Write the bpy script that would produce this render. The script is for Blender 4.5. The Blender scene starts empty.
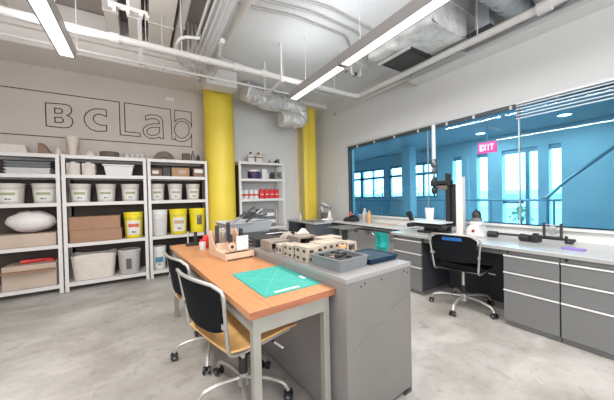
import bpy, bmesh, math, random
from mathutils import Vector, Matrix
random.seed(7)
C = bpy.context.scene.collection
SC = bpy.context.scene
R = math.radians

# ------------------------------------------------------------------ camera, world, light, exposure
H = 1.25
cam = bpy.data.cameras.new('camera'); cam_o = bpy.data.objects.new('camera', cam); C.objects.link(cam_o)
cam.sensor_width = 36.0; cam.sensor_fit = 'HORIZONTAL'; cam.lens = 36.0 * 265.25 / 614.0
cam.clip_start = 0.02; cam.clip_end = 200
_m = Matrix(((0.85022, 0.02676, -0.52575), (-0.52594, 0.0, -0.85053), (-0.02276, 0.99964, 0.01407)))
_q = _m.to_quaternion(); _q.normalize()
cam_o.rotation_mode = 'QUATERNION'; cam_o.rotation_quaternion = _q; cam_o.location = (0, 0, H)
SC.camera = cam_o

w = bpy.data.worlds.new('sky'); SC.world = w; w.use_nodes = True
_bg = w.node_tree.nodes['Background']; _bg.inputs[0].default_value = (0.80, 0.90, 1.0, 1); _bg.inputs[1].default_value = 10.0
SC.view_settings.view_transform = 'Standard'; SC.view_settings.look = 'None'
SC.view_settings.gamma = 1.0; SC.view_settings.use_curve_mapping = False
SC.view_settings.exposure = 0.0
LAMP_DOWN = 21.0      # W per metre of linear fixture, downwards
REAR_FILL = 150.0      # W, fill light added behind the camera
LAMP_UP = 3.0        # W per metre, upwards

# ------------------------------------------------------------------ materials
MATS = {}
def mat(name, col, rough=0.5, metal=0.0, var=0.0, vs=6.0, bump=0.0, bs=30.0, emit=None, es=1.0, col2=None, stretch=None, spec=None, alpha=None):
    if name in MATS: return MATS[name]
    m = bpy.data.materials.new(name); m.use_nodes = True
    nt = m.node_tree; b = nt.nodes['Principled BSDF']
    c = tuple(col) + (1,)
    b.inputs['Base Color'].default_value = c
    b.inputs['Roughness'].default_value = rough; b.inputs['Metallic'].default_value = metal
    if spec is not None: b.inputs['Specular IOR Level'].default_value = spec
    tc = nt.nodes.new('ShaderNodeTexCoord'); src = tc.outputs['Object']
    if stretch:
        mp = nt.nodes.new('ShaderNodeMapping'); mp.inputs['Scale'].default_value = stretch
        nt.links.new(src, mp.inputs['Vector']); src = mp.outputs['Vector']
    if var > 0 or col2:
        n = nt.nodes.new('ShaderNodeTexNoise'); n.inputs['Scale'].default_value = vs; n.inputs['Detail'].default_value = 6
        nt.links.new(src, n.inputs['Vector'])
        r = nt.nodes.new('ShaderNodeValToRGB')
        r.color_ramp.elements[0].position = 0.32; r.color_ramp.elements[1].position = 0.68
        lo = tuple(col2) if col2 else tuple(x * (1 - var) for x in col)
        r.color_ramp.elements[0].color = lo + (1,); r.color_ramp.elements[1].color = c
        nt.links.new(n.outputs['Fac'], r.inputs['Fac']); nt.links.new(r.outputs['Color'], b.inputs['Base Color'])
    if bump > 0:
        n2 = nt.nodes.new('ShaderNodeTexNoise'); n2.inputs['Scale'].default_value = bs; n2.inputs['Detail'].default_value = 5
        nt.links.new(src, n2.inputs['Vector'])
        bp = nt.nodes.new('ShaderNodeBump'); bp.inputs['Strength'].default_value = bump; bp.inputs['Distance'].default_value = 0.02
        nt.links.new(n2.outputs['Fac'], bp.inputs['Height']); nt.links.new(bp.outputs['Normal'], b.inputs['Normal'])
    if emit:
        b.inputs['Emission Color'].default_value = tuple(emit) + (1,); b.inputs['Emission Strength'].default_value = es
    MATS[name] = m
    return m

def glass_mat(name, tint, gloss=0.5, ior=1.45):
    m = bpy.data.materials.new(name); m.use_nodes = True; nt = m.node_tree
    for n in list(nt.nodes): nt.nodes.remove(n)
    out = nt.nodes.new('ShaderNodeOutputMaterial'); t = nt.nodes.new('ShaderNodeBsdfTransparent'); g = nt.nodes.new('ShaderNodeBsdfGlossy')
    t.inputs[0].default_value = tuple(tint) + (1,); g.inputs['Roughness'].default_value = 0.02
    g.inputs[0].default_value = (gloss,) * 3 + (1,)
    lw_ = nt.nodes.new('ShaderNodeLayerWeight'); lw_.inputs[0].default_value = 0.5
    pw = nt.nodes.new('ShaderNodeMath'); pw.operation = 'POWER'; pw.inputs[1].default_value = 4.0; nt.links.new(lw_.outputs['Facing'], pw.inputs[0])
    f = nt.nodes.new('ShaderNodeMath'); f.operation = 'MULTIPLY_ADD'; f.inputs[1].default_value = 0.35; f.inputs[2].default_value = 0.025; f.use_clamp = True
    nt.links.new(pw.outputs[0], f.inputs[0])
    mx = nt.nodes.new('ShaderNodeMixShader')
    nt.links.new(f.outputs[0], mx.inputs[0]); nt.links.new(t.outputs[0], mx.inputs[1]); nt.links.new(g.outputs[0], mx.inputs[2])
    nt.links.new(mx.outputs[0], out.inputs[0]); MATS[name] = m
    return m

def concrete_mat():
    m = bpy.data.materials.new('polished_concrete'); m.use_nodes = True; nt = m.node_tree; b = nt.nodes['Principled BSDF']
    tc = nt.nodes.new('ShaderNodeTexCoord')
    def noise(scale, det, dist=0.0, st=None):
        n = nt.nodes.new('ShaderNodeTexNoise'); n.inputs['Scale'].default_value = scale; n.inputs['Detail'].default_value = det
        n.inputs['Distortion'].default_value = dist
        if st:
            mp = nt.nodes.new('ShaderNodeMapping'); mp.inputs['Scale'].default_value = st; mp.inputs['Rotation'].default_value = (0, 0, 0.7)
            nt.links.new(tc.outputs['Object'], mp.inputs['Vector']); nt.links.new(mp.outputs['Vector'], n.inputs['Vector'])
        else: nt.links.new(tc.outputs['Object'], n.inputs['Vector'])
        return n
    def ramp(n, p0, c0, p1, c1):
        r = nt.nodes.new('ShaderNodeValToRGB'); r.color_ramp.elements[0].position = p0; r.color_ramp.elements[1].position = p1
        r.color_ramp.elements[0].color = c0 + (1,); r.color_ramp.elements[1].color = c1 + (1,)
        nt.links.new(n.outputs['Fac'], r.inputs['Fac']); return r
    def mul(a, bb, fac=1.0):
        x = nt.nodes.new('ShaderNodeMix'); x.data_type = 'RGBA'; x.blend_type = 'MULTIPLY'; x.inputs[0].default_value = fac
        nt.links.new(a.outputs[0] if a.type != 'MIX' else a.outputs[2], x.inputs[6]); nt.links.new(bb.outputs[0], x.inputs[7]); return x
    a = ramp(noise(1.1, 10, 0.5), 0.3, (0.36, 0.335, 0.31), 0.7, (0.52, 0.50, 0.475))
    s = ramp(noise(2.2, 12, 0.8, (1, 1.3, 1)), 0.30, (0.80, 0.78, 0.76), 0.55, (1, 1, 1))
    k = ramp(noise(22, 8), 0.25, (0.86, 0.86, 0.86), 0.5, (1, 1, 1))
    wear = ramp(noise(7.5, 15, 0.9), 0.33, (0.62, 0.60, 0.58), 0.41, (1, 1, 1))
    veil = ramp(noise(1.3, 12, 1.2, (1, 1.8, 1)), 0.46, (0.90, 0.90, 0.90), 0.66, (1.12, 1.12, 1.13))
    x = mul(mul(mul(mul(a, s), k), wear, 0.4), veil)
    nt.links.new(x.outputs[2], b.inputs['Base Color'])
    rr = ramp(noise(3, 6), 0.3, (0.30,) * 3, 0.7, (0.50,) * 3); nt.links.new(rr.outputs[0], b.inputs['Roughness'])
    b.inputs['Specular IOR Level'].default_value = 0.45
    MATS['concrete'] = m
    return m

concrete = concrete_mat()
wall_light_tint = mat('wall_warm_light_tint', (0.60, 0.525, 0.48), 0.75, var=0.05, vs=1.5, bump=0.06, bs=60)  # warmer light on the back wall, mixed into its colour
wall_grey = mat('wall_paint_grey', (0.68, 0.68, 0.675), 0.75, var=0.03, vs=1.5, bump=0.06, bs=60)
ceil_m = mat('ceiling_paint', (0.74, 0.76, 0.77), 0.8, var=0.04, vs=1.2)
deck_m = mat('deck_paint', (0.40, 0.36, 0.33), 0.85, var=0.15, vs=2.0)
duct_m = mat('painted_duct', (0.76, 0.71, 0.67), 0.6, var=0.08, vs=3)
duct_grey = mat('galvanised_duct', (0.50, 0.54, 0.57), 0.45, 0.3, var=0.15, vs=5)
pipe_m = mat('white_pipe', (0.68, 0.655, 0.63), 0.45, var=0.05, vs=8)
white_m = mat('white_powder_coat', (0.66, 0.63, 0.61), 0.4, var=0.03, vs=10)
alu = mat('aluminium_housing', (0.42, 0.39, 0.38), 0.45, 0.2)
diff_m = mat('lamp_diffuser', (0.9, 0.9, 0.9), 0.5, emit=(1, 0.985, 0.97), es=2.6)
foil = mat('foil_duct', (0.88, 0.86, 0.83), 0.36, 0.45, var=0.22, vs=18, bump=1.0, bs=26)
plastic_wrap = mat('plastic_wrap', (0.80, 0.80, 0.79), 0.35, var=0.30, vs=9, bump=0.8, bs=14)
black_m = mat('black_plastic', (0.018, 0.018, 0.02), 0.45)
black_mesh = mat('black_textile', (0.007, 0.008, 0.010), 0.85, var=0.3, vs=60, spec=0.15)
dark_m = mat('dark_metal', (0.05, 0.05, 0.055), 0.5, 0.3)
yellow_m = mat('yellow_paint', (0.80, 0.61, 0.06), 0.45, var=0.06, vs=3, bump=0.05, bs=20)
yellow_b = mat('yellow_bucket_plastic', (0.80, 0.66, 0.02), 0.35)
back_m = mat('dark_panel', (0.085, 0.065, 0.055), 0.8, var=0.25, vs=4)
pail_m = mat('white_bucket_plastic', (0.62, 0.57, 0.53), 0.4, var=0.03)
label_w = mat('label_paper', (0.70, 0.68, 0.64), 0.6)
label_g = mat('label_green', (0.33, 0.36, 0.20), 0.6)
ink = mat('label_ink', (0.10, 0.09, 0.09), 0.6)
label_r = mat('label_red', (0.62, 0.12, 0.07), 0.5)
label_b = mat('label_blue', (0.05, 0.22, 0.34), 0.5)
cardb = mat('cardboard', (0.36, 0.205, 0.125), 0.8, var=0.15, vs=7, bump=0.1)
cardb2 = mat('pale_cardboard', (0.52, 0.41, 0.33), 0.8, var=0.12, vs=7)
bag_m = mat('pale_bag', (0.66, 0.60, 0.54), 0.6, var=0.1, vs=8, bump=0.5, bs=12)
clear_m = mat('translucent_plastic', (0.55, 0.52, 0.51), 0.3, var=0.1, vs=5)
plaster = mat('plaster', (0.68, 0.60, 0.56), 0.8, var=0.05)
wood_dark = mat('dark_wood', (0.10, 0.07, 0.05), 0.5, var=0.4, vs=9)
chrome = mat('satin_steel', (0.62, 0.60, 0.58), 0.3, 0.75)
chair_tube = mat('silver_tube', (0.42, 0.41, 0.39), 0.38, 0.5)
ply = mat('maple_plywood', (0.74, 0.44, 0.17), 0.4, var=0.18, vs=5, stretch=(1, 6, 1))
oak = mat('table_wood', (0.50, 0.225, 0.095), 0.42, var=0.20, vs=6, stretch=(9, 1, 9))
oak_edge = mat('table_edge_wood', (0.36, 0.13, 0.065), 0.45, var=0.3, vs=12, stretch=(1, 1, 5))
table_metal = mat('table_steel', (0.31, 0.30, 0.265), 0.45, 0.25, var=0.12, vs=8)
cab_m = mat('grey_steel_cabinet', (0.19, 0.178, 0.166), 0.45, 0.15, var=0.10, vs=2.5, bump=0.03, bs=30)
cab_side = mat('cabinet_steel_side', (0.25, 0.235, 0.23), 0.5, 0.1, var=0.18, vs=2.0)
cab_top = mat('cabinet_steel_top', (0.29, 0.285, 0.28), 0.4, 0.1, var=0.08, vs=5)
scuff = mat('scuff_mark', (0.13, 0.12, 0.115), 0.7)
ped_m = mat('pedestal_grey', (0.195, 0.198, 0.20), 0.4, 0.25, var=0.05, vs=3)
ped_dark = mat('pedestal_dark', (0.045, 0.047, 0.055), 0.5)
top_m = mat('laminate_worktop', (0.50, 0.50, 0.49), 0.22, var=0.06, vs=40)
top_edge = mat('worktop_edge', (0.34, 0.34, 0.335), 0.4)
teal = mat('cutting_mat_green', (0.025, 0.31, 0.26), 0.55, var=0.08, vs=10)
teal_g = mat('teal_rubber', (0.01, 0.33, 0.30), 0.5, var=0.1)
mat_line = mat('cutting_mat_line', (0.15, 0.58, 0.48), 0.6)
birch = mat('birch_ply', (0.66, 0.45, 0.31), 0.55, var=0.12, vs=6, stretch=(1, 1, 5))
clay = mat('pale_clay', (0.47, 0.39, 0.32), 0.85, var=0.35, vs=18, bump=0.2)
clay_d = mat('brown_clay', (0.26, 0.215, 0.18), 0.85, var=0.3, vs=18)
hole_m = mat('hole_dark', (0.03, 0.025, 0.022), 0.9)
tray_g = mat('grey_tray', (0.20, 0.21, 0.22), 0.4, 0.2, var=0.1)
tub_g = mat('grey_tub', (0.38, 0.40, 0.42), 0.4, var=0.05)
bin_b = mat('dark_blue_bin', (0.010, 0.028, 0.055), 0.7, spec=0.2)
red_m = mat('red_plastic', (0.62, 0.03, 0.03), 0.35)
white_p = mat('white_plastic', (0.66, 0.66, 0.655), 0.35)
paper = mat('paper', (0.74, 0.72, 0.70), 0.7)
amber = mat('amber_plastic', (0.62, 0.36, 0.16), 0.4)
blue_t = mat('blue_label', (0.02, 0.12, 0.38), 0.5)
purple_m = mat('dark_purple', (0.06, 0.03, 0.11), 0.4)
purple_l = mat('purple_plastic', (0.28, 0.16, 0.55), 0.4)
frame_dk = mat('window_frame_dark', (0.07, 0.08, 0.09), 0.4, 0.4)
frame_lt = mat('window_frame_light', (0.50, 0.52, 0.54), 0.35, 0.5)
slat_m = mat('blind_slat', (0.45, 0.49, 0.53), 0.35, 0.4)
sill_m = mat('window_sill_white', (0.72, 0.71, 0.70), 0.5)
lob_wall = mat('lobby_wall', (0.50, 0.57, 0.62), 0.6)
lob_ceil = mat('lobby_ceiling', (0.38, 0.42, 0.46), 0.6)
lob_floor = mat('lobby_floor', (0.55, 0.58, 0.60), 0.25)
lob_frame = mat('storefront_frame', (0.30, 0.37, 0.43), 0.4, 0.3)
pave = mat('pavement', (0.30, 0.31, 0.32), 0.9, var=0.1)
leaf = mat('leaf', (0.07, 0.16, 0.04), 0.7, var=0.5, vs=8)
bark = mat('bark', (0.12, 0.08, 0.05), 0.9, var=0.4)
exit_m = mat('exit_sign_face', (0.75, 0.02, 0.10), 0.4, emit=(1.0, 0.02, 0.10), es=3.2)
exit_t = mat('exit_sign_letters', (0.9, 0.8, 0.8), 0.4, emit=(1, 0.35, 0.42), es=4.0)
glass_blue = glass_mat('blue_film_glass', (0.52, 0.83, 0.95), 0.9, 1.5)
glass_clear = glass_mat('clear_glass', (0.93, 0.97, 0.98), 0.6, 1.3)
line_m = mat('wall_art_line', (0.045, 0.03, 0.03), 0.6)

# ------------------------------------------------------------------ mesh builder
class MB:
    def __init__(s): s.bm = bmesh.new(); s.T = Matrix.Identity(4)
    def at(s, loc=(0, 0, 0), rot=(0, 0, 0)):
        from mathutils import Euler
        s.T = Matrix.Translation(Vector(loc)) @ Euler(rot).to_matrix().to_4x4(); return s
    def V(s, p): return s.bm.verts.new(s.T @ Vector(p))
    def F(s, vs):
        try: return s.bm.faces.new(vs)
        except ValueError: return None
    def box(s, a, b):
        x0, y0, z0 = a; x1, y1, z1 = b
        if x0 > x1: x0, x1 = x1, x0
        if y0 > y1: y0, y1 = y1, y0
        if z0 > z1: z0, z1 = z1, z0
        v = [s.V(p) for p in ((x0,y0,z0),(x1,y0,z0),(x1,y1,z0),(x0,y1,z0),(x0,y0,z1),(x1,y0,z1),(x1,y1,z1),(x0,y1,z1))]
        for f in ((0,3,2,1),(4,5,6,7),(0,1,5,4),(1,2,6,5),(2,3,7,6),(3,0,4,7)): s.F([v[i] for i in f])
        return s
    def frus(s, c, w0, d0, w1, d1, z0, z1):
        cx, cy = c
        v = [s.V((cx+sx*w/2, cy+sy*d/2, z)) for (w, d, z) in ((w0,d0,z0),(w1,d1,z1)) for sx, sy in ((-1,-1),(1,-1),(1,1),(-1,1))]
        for f in ((0,3,2,1),(4,5,6,7),(0,1,5,4),(1,2,6,5),(2,3,7,6),(3,0,4,7)): s.F([v[i] for i in f])
        return s
    def tray(s, c, w0, d0, w1, d1, z0, z1, t=0.004, lip=0.012):
        """open tub: outer shell, lip, inner shell"""
        cx, cy = c
        rings = [(w0,d0,z0),(w1,d1,z1),(w1+2*lip,d1+2*lip,z1),(w1+2*lip,d1+2*lip,z1+0.006),(w1-2*t,d1-2*t,z1+0.006),(w0-2*t,d0-2*t,z0+t)]
        rs = [[s.V((cx+sx*w_/2, cy+sy*d_/2, z)) for sx, sy in ((-1,-1),(1,-1),(1,1),(-1,1))] for w_, d_, z in rings]
        for a, b in zip(rs, rs[1:]):
            for i in range(4): s.F([a[i], a[(i+1)%4], b[(i+1)%4], b[i]])
        s.F(list(reversed(rs[0]))); s.F(rs[-1])
        return s
    def cyl(s, p0, p1, r, r2=None, n=14, cap=True):
        p0, p1 = Vector(p0), Vector(p1); r2 = r if r2 is None else r2
        d = (p1 - p0).normalized(); a = d.orthogonal().normalized(); b = d.cross(a)
        A = [s.V(p0 + (a*math.cos(t)+b*math.sin(t))*r) for t in [2*math.pi*i/n for i in range(n)]]
        B = [s.V(p1 + (a*math.cos(t)+b*math.sin(t))*r2) for t in [2*math.pi*i/n for i in range(n)]]
        for i in range(n): s.F([A[i], A[(i+1)%n], B[(i+1)%n], B[i]])
        if cap: s.F(list(reversed(A))); s.F(B)
        return s
    def tube(s, pts, r, n=8, closed=False, rf=None):
        P = [Vector(p) for p in pts]; N = len(P); rings = []; prev = None
        for i, p in enumerate(P):
            if closed: d = P[(i+1) % N] - P[i-1]
            else: d = P[min(i+1, N-1)] - P[max(i-1, 0)]
            d.normalize()
            a = d.orthogonal().normalized() if prev is None else (prev - d*prev.dot(d)).normalized()
            prev = a; b = d.cross(a); rr = rf(i) if rf else r
            rings.append([s.V(p + (a*math.cos(t)+b*math.sin(t))*rr) for t in [2*math.pi*k/n for k in range(n)]])
        for i in range(N if closed else N-1):
            A, B = rings[i], rings[(i+1) % N]
            for k in range(n): s.F([A[k], A[(k+1)%n], B[(k+1)%n], B[k]])
        if not closed: s.F(list(reversed(rings[0]))); s.F(rings[-1])
        return s
    def lathe(s, prof, c=(0, 0, 0), n=24):
        cx, cy, cz = c; rings = []
        for r, z in prof:
            rings.append([s.V((cx+max(r,1e-4)*math.cos(t), cy+max(r,1e-4)*math.sin(t), cz+z)) for t in [2*math.pi*k/n for k in range(n)]])
        for A, B in zip(rings, rings[1:]):
            for k in range(n): s.F([A[k], A[(k+1)%n], B[(k+1)%n], B[k]])
        s.F(list(reversed(rings[0]))); s.F(rings[-1])
        return s
    def prism(s, poly, z0, z1, axis='z'):
        def P(u, v_, w_): return {'z': (u, v_, w_), 'y': (u, w_, v_), 'x': (w_, u, v_)}[axis]
        A = [s.V(P(u, v_, z0)) for u, v_ in poly]; B = [s.V(P(u, v_, z1)) for u, v_ in poly]; n = len(A)
        for i in range(n): s.F([A[i], A[(i+1)%n], B[(i+1)%n], B[i]])
        s.F(list(reversed(A))); s.F(B)
        return s
    def sheet(s, nu, nv, fn, th=0.01):
        """grid surface fn(u,v)->point, given a thickness along its normal"""
        g = [[Vector(fn(i/nu, j/nv)) for j in range(nv+1)] for i in range(nu+1)]
        def nrm(i, j):
            du = g[min(i+1,nu)][j]-g[max(i-1,0)][j]; dv = g[i][min(j+1,nv)]-g[i][max(j-1,0)]
            return du.cross(dv).normalized()
        A = [[s.V(g[i][j]) for j in range(nv+1)] for i in range(nu+1)]
        B = [[s.V(g[i][j]-nrm(i,j)*th) for j in range(nv+1)] for i in range(nu+1)]
        for i in range(nu):
            for j in range(nv):
                s.F([A[i][j], A[i+1][j], A[i+1][j+1], A[i][j+1]]); s.F([B[i][j], B[i][j+1], B[i+1][j+1], B[i+1][j]])
        for i in range(nu):
            s.F([A[i][0], B[i][0], B[i+1][0], A[i+1][0]]); s.F([A[i][nv], A[i+1][nv], B[i+1][nv], B[i][nv]])
        for j in range(nv):
            s.F([A[0][j], A[0][j+1], B[0][j+1], B[0][j]]); s.F([A[nu][j], B[nu][j], B[nu][j+1], A[nu][j+1]])
        return s
    def ball(s, c, r, sc=(1, 1, 1), n=14, jit=0.0):
        m = Matrix.Translation(s.T @ Vector(c)) @ s.T.to_3x3().to_4x4() @ Matrix.Diagonal(Vector((r*sc[0], r*sc[1], r*sc[2], 1)))
        res = bmesh.ops.create_uvsphere(s.bm, u_segments=n, v_segments=max(6, n*2//3), radius=1, matrix=m)
        if jit:
            for v in res['verts']: v.co += Vector([random.uniform(-jit, jit) for _ in range(3)])
        return s
    def build(s, name, m, parent=None, bevel=0.0, smooth=False, subsurf=0):
        bmesh.ops.recalc_face_normals(s.bm, faces=s.bm.faces)
        me = bpy.data.meshes.new(name); s.bm.to_mesh(me); s.bm.free()
        me.materials.append(m)
        if smooth:
            for p in me.polygons: p.use_smooth = True
            try: me.set_sharp_from_angle(angle=R(45))
            except Exception: pass
        o = bpy.data.objects.new(name, me); C.objects.link(o)
        if parent is not None: o.parent = parent
        if bevel:
            b = o.modifiers.new('bevel', 'BEVEL'); b.width = bevel; b.segments = 2; b.limit_method = 'ANGLE'
        if subsurf:
            b = o.modifiers.new('subsurf', 'SUBSURF'); b.levels = subsurf; b.render_levels = subsurf
        return o

def tag(o, label, cat, group=None, kind=None):
    o['label'] = label; o['category'] = cat
    if group: o['group'] = group
    if kind: o['kind'] = kind
    return o
def thing(name, label, cat, loc=(0, 0, 0), rz=0.0, group=None):
    o = bpy.data.objects.new(name, None); C.objects.link(o); o.empty_display_size = 0.05
    o.location = loc; o.rotation_euler = (0, 0, rz); tag(o, label, cat, group); return o
def struct(name, mb, m, **k):
    par = k.pop('parent', None)
    o = mb.build(name, m, par, **k)
    if par is None: o['kind'] = 'structure'
    return o
def kids(o): return [c for c in bpy.data.objects if c.parent == o]
def dup(root, loc, rz=None, label=None, group=None):
    def cp(o, par):
        c = o.copy(); C.objects.link(c)
        if par is not None: c.parent = par
        for k in kids(o):
            if k != c: cp(k, c)
        return c
    r = cp(root, None); r.location = loc
    if rz is not None: r.rotation_euler = (0, 0, rz)
    if label: r['label'] = label
    if group: r['group'] = group
    return r
def one(name, label, cat, mb, m, group=None, **k):
    return tag(mb.build(name, m, None, **k), label, cat, group)
def arc(c, r, a0, a1, n=8, plane='xy', w_=0.0):
    out = []
    for i in range(n+1):
        t = R(a0 + (a1-a0)*i/n); u, v_ = c[0]+r*math.cos(t), c[1]+r*math.sin(t)
        out.append({'xy': (u, v_, w_), 'xz': (u, w_, v_), 'yz': (w_, u, v_)}[plane])
    return out
def rounded(pts, r, n=5):
    """polyline with its corners rounded"""
    P = [Vector(p) for p in pts]; out = [P[0]]
    for a, b, c in zip(P, P[1:], P[2:]):
        d0 = (a-b); d1 = (c-b); q = min(r, d0.length*0.49, d1.length*0.49)
        s0 = b+d0.normalized()*q; s1 = b+d1.normalized()*q
        for i in range(n+1):
            t = i/n; out.append(s0*(1-t)**2 + b*2*t*(1-t) + s1*t*t)
    out.append(P[-1]); return out

def area(name, loc, sx, sy, power, rot=(0, 0, 0), col=(1, 1, 1), parent=None):
    l = bpy.data.lights.new(name, 'AREA'); l.shape = 'RECTANGLE'; l.size = sx; l.size_y = sy; l.energy = power; l.color = col
    o = bpy.data.objects.new(name, l); C.objects.link(o); o.location = loc; o.rotation_euler = rot
    if parent: o.parent = parent
    return o
# ================================================================== THE SETTING
XR, YB, XL, YF = 3.62, 5.38, -2.7, -2.6
struct('floor', MB().box((XL, YF, -0.1), (XR, YB, 0)), concrete)
struct('wall_back', MB().box((XL-0.15, YB, 0), (XR+0.15, YB+0.15, 3.9)), wall_light_tint)
struct('wall_left', MB().box((XL-0.15, YF-0.15, 0), (XL, YB, 3.9)), wall_grey)
struct('wall_front', MB().box((XL, YF-0.15, 0), (XR+0.15, YF, 3.9)), wall_grey)
WZ0, WZ1, WY0, WY1 = 0.872, 2.235, -1.6, 4.19
mbw = MB().box((XR, YF, 0), (XR+0.15, YB, WZ0)).box((XR, YF, WZ1), (XR+0.15, YB, 3.9)).box((XR, YF, WZ0), (XR+0.15, WY0, WZ1)).box((XR, WY1, WZ0), (XR+0.15, YB, WZ1))
struct('wall_right', mbw, wall_grey)
# plain wall grey without the warm-light tint, right of the yellow column
struct('trim_1', MB().box((1.53, YB-0.012, 0), (XR-0.001, YB-0.001, 3.25)), wall_grey)
# ceilings: a high deck, and the lower smooth slab
struct('ceiling', MB().box((XL-0.15, YF-0.15, 3.85), (XR+0.15, YB+0.15, 3.95)), deck_m)
struct('trim_2', MB().box((0.86, 1.75, 3.3), (XR, YB, 3.84)).box((0.86, YF, 3.3), (2.55, 1.75, 3.84)), ceil_m)
# bulkhead along the back wall
struct('trim_3', MB().box((XL, 4.72, 3.25), (0.86, YB, 3.45)).box((XL, 4.66, 3.45), (0.86, YB, 3.84)), duct_m, bevel=0.004)
struct('trim_4', MB().box((0.86, 4.9, 3.23), (XR-0.001, YB-0.02, 3.3)), duct_m)
# ledge over the window wall
struct('trim_5', MB().box((3.40, YF, 2.9), (XR, 2.55, 2.96)).box((3.52, YF, 2.96), (XR, 2.55, 3.3)), wall_grey, bevel=0.004)
struct('trim_6', MB().box((2.55, 1.60, 3.3), (XR, 1.76, 3.84)), ceil_m)

# fill light and glowing windows, added unseen behind the camera to brighten the room
fill_win = bpy.data.objects.new('window_20', None); C.objects.link(fill_win); fill_win['kind'] = 'structure'
MB().box((-2.3, YF+0.001, 0.9), (3.2, YF+0.02, 2.75)).build('window_pane', mat('added_fill_pane', (0.8, 0.85, 0.9), 0.2, emit=(0.9, 0.95, 1.0), es=1.0), fill_win)
for q in range(6): MB().box((-2.33+q*1.1, YF+0.001, 0.86), (-2.27+q*1.1, YF+0.05, 2.79)).build('window_frame', frame_dk, fill_win)
area('rear_fill_lamp', (0.45, YF+0.06, 1.82), 5.4, 1.8, REAR_FILL, (math.pi/2, 0, 0), (0.97, 0.98, 1.0))

# window in the right wall
wroot = bpy.data.objects.new('window_1', None); C.objects.link(wroot); wroot['kind'] = 'structure'
MB().box((XR-0.02, WY0, WZ1-0.045), (XR+0.06, WY1, WZ1)).box((XR-0.02, WY1-0.035, WZ0), (XR+0.06, WY1, WZ1-0.045)).build('window_frame', frame_dk, wroot, bevel=0.003)
MB().box((XR-0.035, WY0, WZ1), (XR-0.001, WY1+0.02, WZ1+0.022)).build('window_trim', frame_lt, wroot)
MB().box((XR-0.06, WY0, WZ0-0.025), (XR+0.14, WY1, WZ0)).build('window_sill', sill_m, wroot, bevel=0.003)
joints = [WY1-0.035, 2.42, 1.29, 0.1, WY0]
for y1, y0 in zip(joints, joints[1:]):
    MB().box((XR+0.02, y0+0.003, WZ0), (XR+0.03, y1-0.003, WZ1-0.046)).build('window_pane', glass_blue, wroot)
for y in joints[1:-1]:
    MB().box((XR+0.014, y-0.006, WZ0), (XR+0.036, y+0.006, WZ1-0.046)).build('glazing_bead', frame_lt, wroot)
for i, y in enumerate((3.9, 3.45, 3.0, 2.55, 2.1, 1.75, 1.35, 0.95, 0.55)):
    MB().box((XR-0.034, y-0.012, WZ1-0.05), (XR-0.021, y+0.012, WZ1-0.008)).build('window_clip', white_m, wroot)
bl = thing('raised_blind', 'grey slatted blind pulled up at the right end of the window head', 'blind', (XR-0.05, 0.45, WZ1))
for k in range(5):
    MB().box((-0.012, -0.8, -0.045-k*0.034), (0.012, 0.84, -0.035-k*0.034)).build('slat', slat_m, bl)
MB().box((-0.02, -0.8, -0.024), (0.02, 0.84, -0.001)).build('head_rail', frame_lt, bl)
MB().box((-0.003, 0.80, -0.185), (0.003, 0.83, -0.024)).box((-0.003, -0.3, -0.185), (0.003, -0.27, -0.024)).build('ladder_tape', frame_dk, bl)

# ------------------------------------------------------------------ LOBBY beyond the glass
LX = 8.0
struct('floor_lobby', MB().box((XR+0.15, -2.6, -0.1), (LX+0.2, 10.2, 0.0)), lob_floor)
struct('ceiling_lobby', MB().box((XR+0.15, -2.6, 2.72), (LX+0.2, 10.2, 2.82)), lob_ceil)
struct('wall_lobby_right', MB().box((XR+0.15, -2.75, 0), (LX+0.2, -2.6, 2.82)), lob_wall)
struct('wall_lobby_left', MB().box((XR+0.15, 10.2, 0), (LX+0.2, 10.35, 2.82)), lob_wall)
struct('wall_lobby_inner', MB().box((XR-0.0, YB+0.151, 0), (XR+0.15, 10.2, 2.82)), lob_wall)
lw = MB().box((LX, -2.6, 2.32), (LX+0.2, 10.2, 2.72))
for a, b in ((-2.6, 2.06), (2.28, 2.48), (3.22, 3.56), (3.84, 4.02), (4.08, 4.26), (4.52, 5.0), (6.1, 6.34), (7.0, 7.2), (9.9, 10.2)):
    lw.box((LX, a, 0), (LX+0.2, b, 2.32))
lw.box((LX+0.02, 5.0, 0), (LX+0.18, 9.9, 1.12))
struct('wall_lobby_far', lw, lob_wall)
k = 1
for a, b in ((2.06, 2.28), (2.48, 3.22), (3.56, 3.84), (4.26, 4.52), (5.0, 6.1), (6.34, 7.0), (7.2, 8.5), (8.5, 9.9)):
    k += 1
    r_ = bpy.data.objects.new('window_%d' % k, None); C.objects.link(r_); r_['kind'] = 'structure'
    MB().box((LX+0.09, a, 1.12 if a > 4.9 else 0.05), (LX+0.1, b, 2.31)).build('window_pane', glass_clear, r_)
    f = MB().box((LX+0.06, a, 0.0 if a < 4.9 else 1.12), (LX+0.14, b, 0.12 if a < 4.9 else 1.17)).box((LX+0.06, a, 2.22), (LX+0.14, b, 2.32))
    if a < 4.9: f.box((LX+0.07, a, 1.02), (LX+0.13, b, 1.06))
    if b-a > 0.9: f.box((LX+0.06, (a+b)/2-0.03, 1.17 if a > 4.9 else 0.12), (LX+0.14, (a+b)/2+0.03, 2.22))
    if a > 4.9: f.box((LX+0.05, a, 1.88), (LX+0.15, b, 1.97)).box((LX+0.05, a, 1.13), (LX+0.15, a+0.08, 2.3)).box((LX+0.05, b-0.08, 1.13), (LX+0.15, b, 2.3))
    if k == 3: f.box((LX+0.05, 2.66, 0.0), (LX+0.15, 2.74, 2.32))
    f.build('window_frame', lob_frame, r_)
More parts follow.
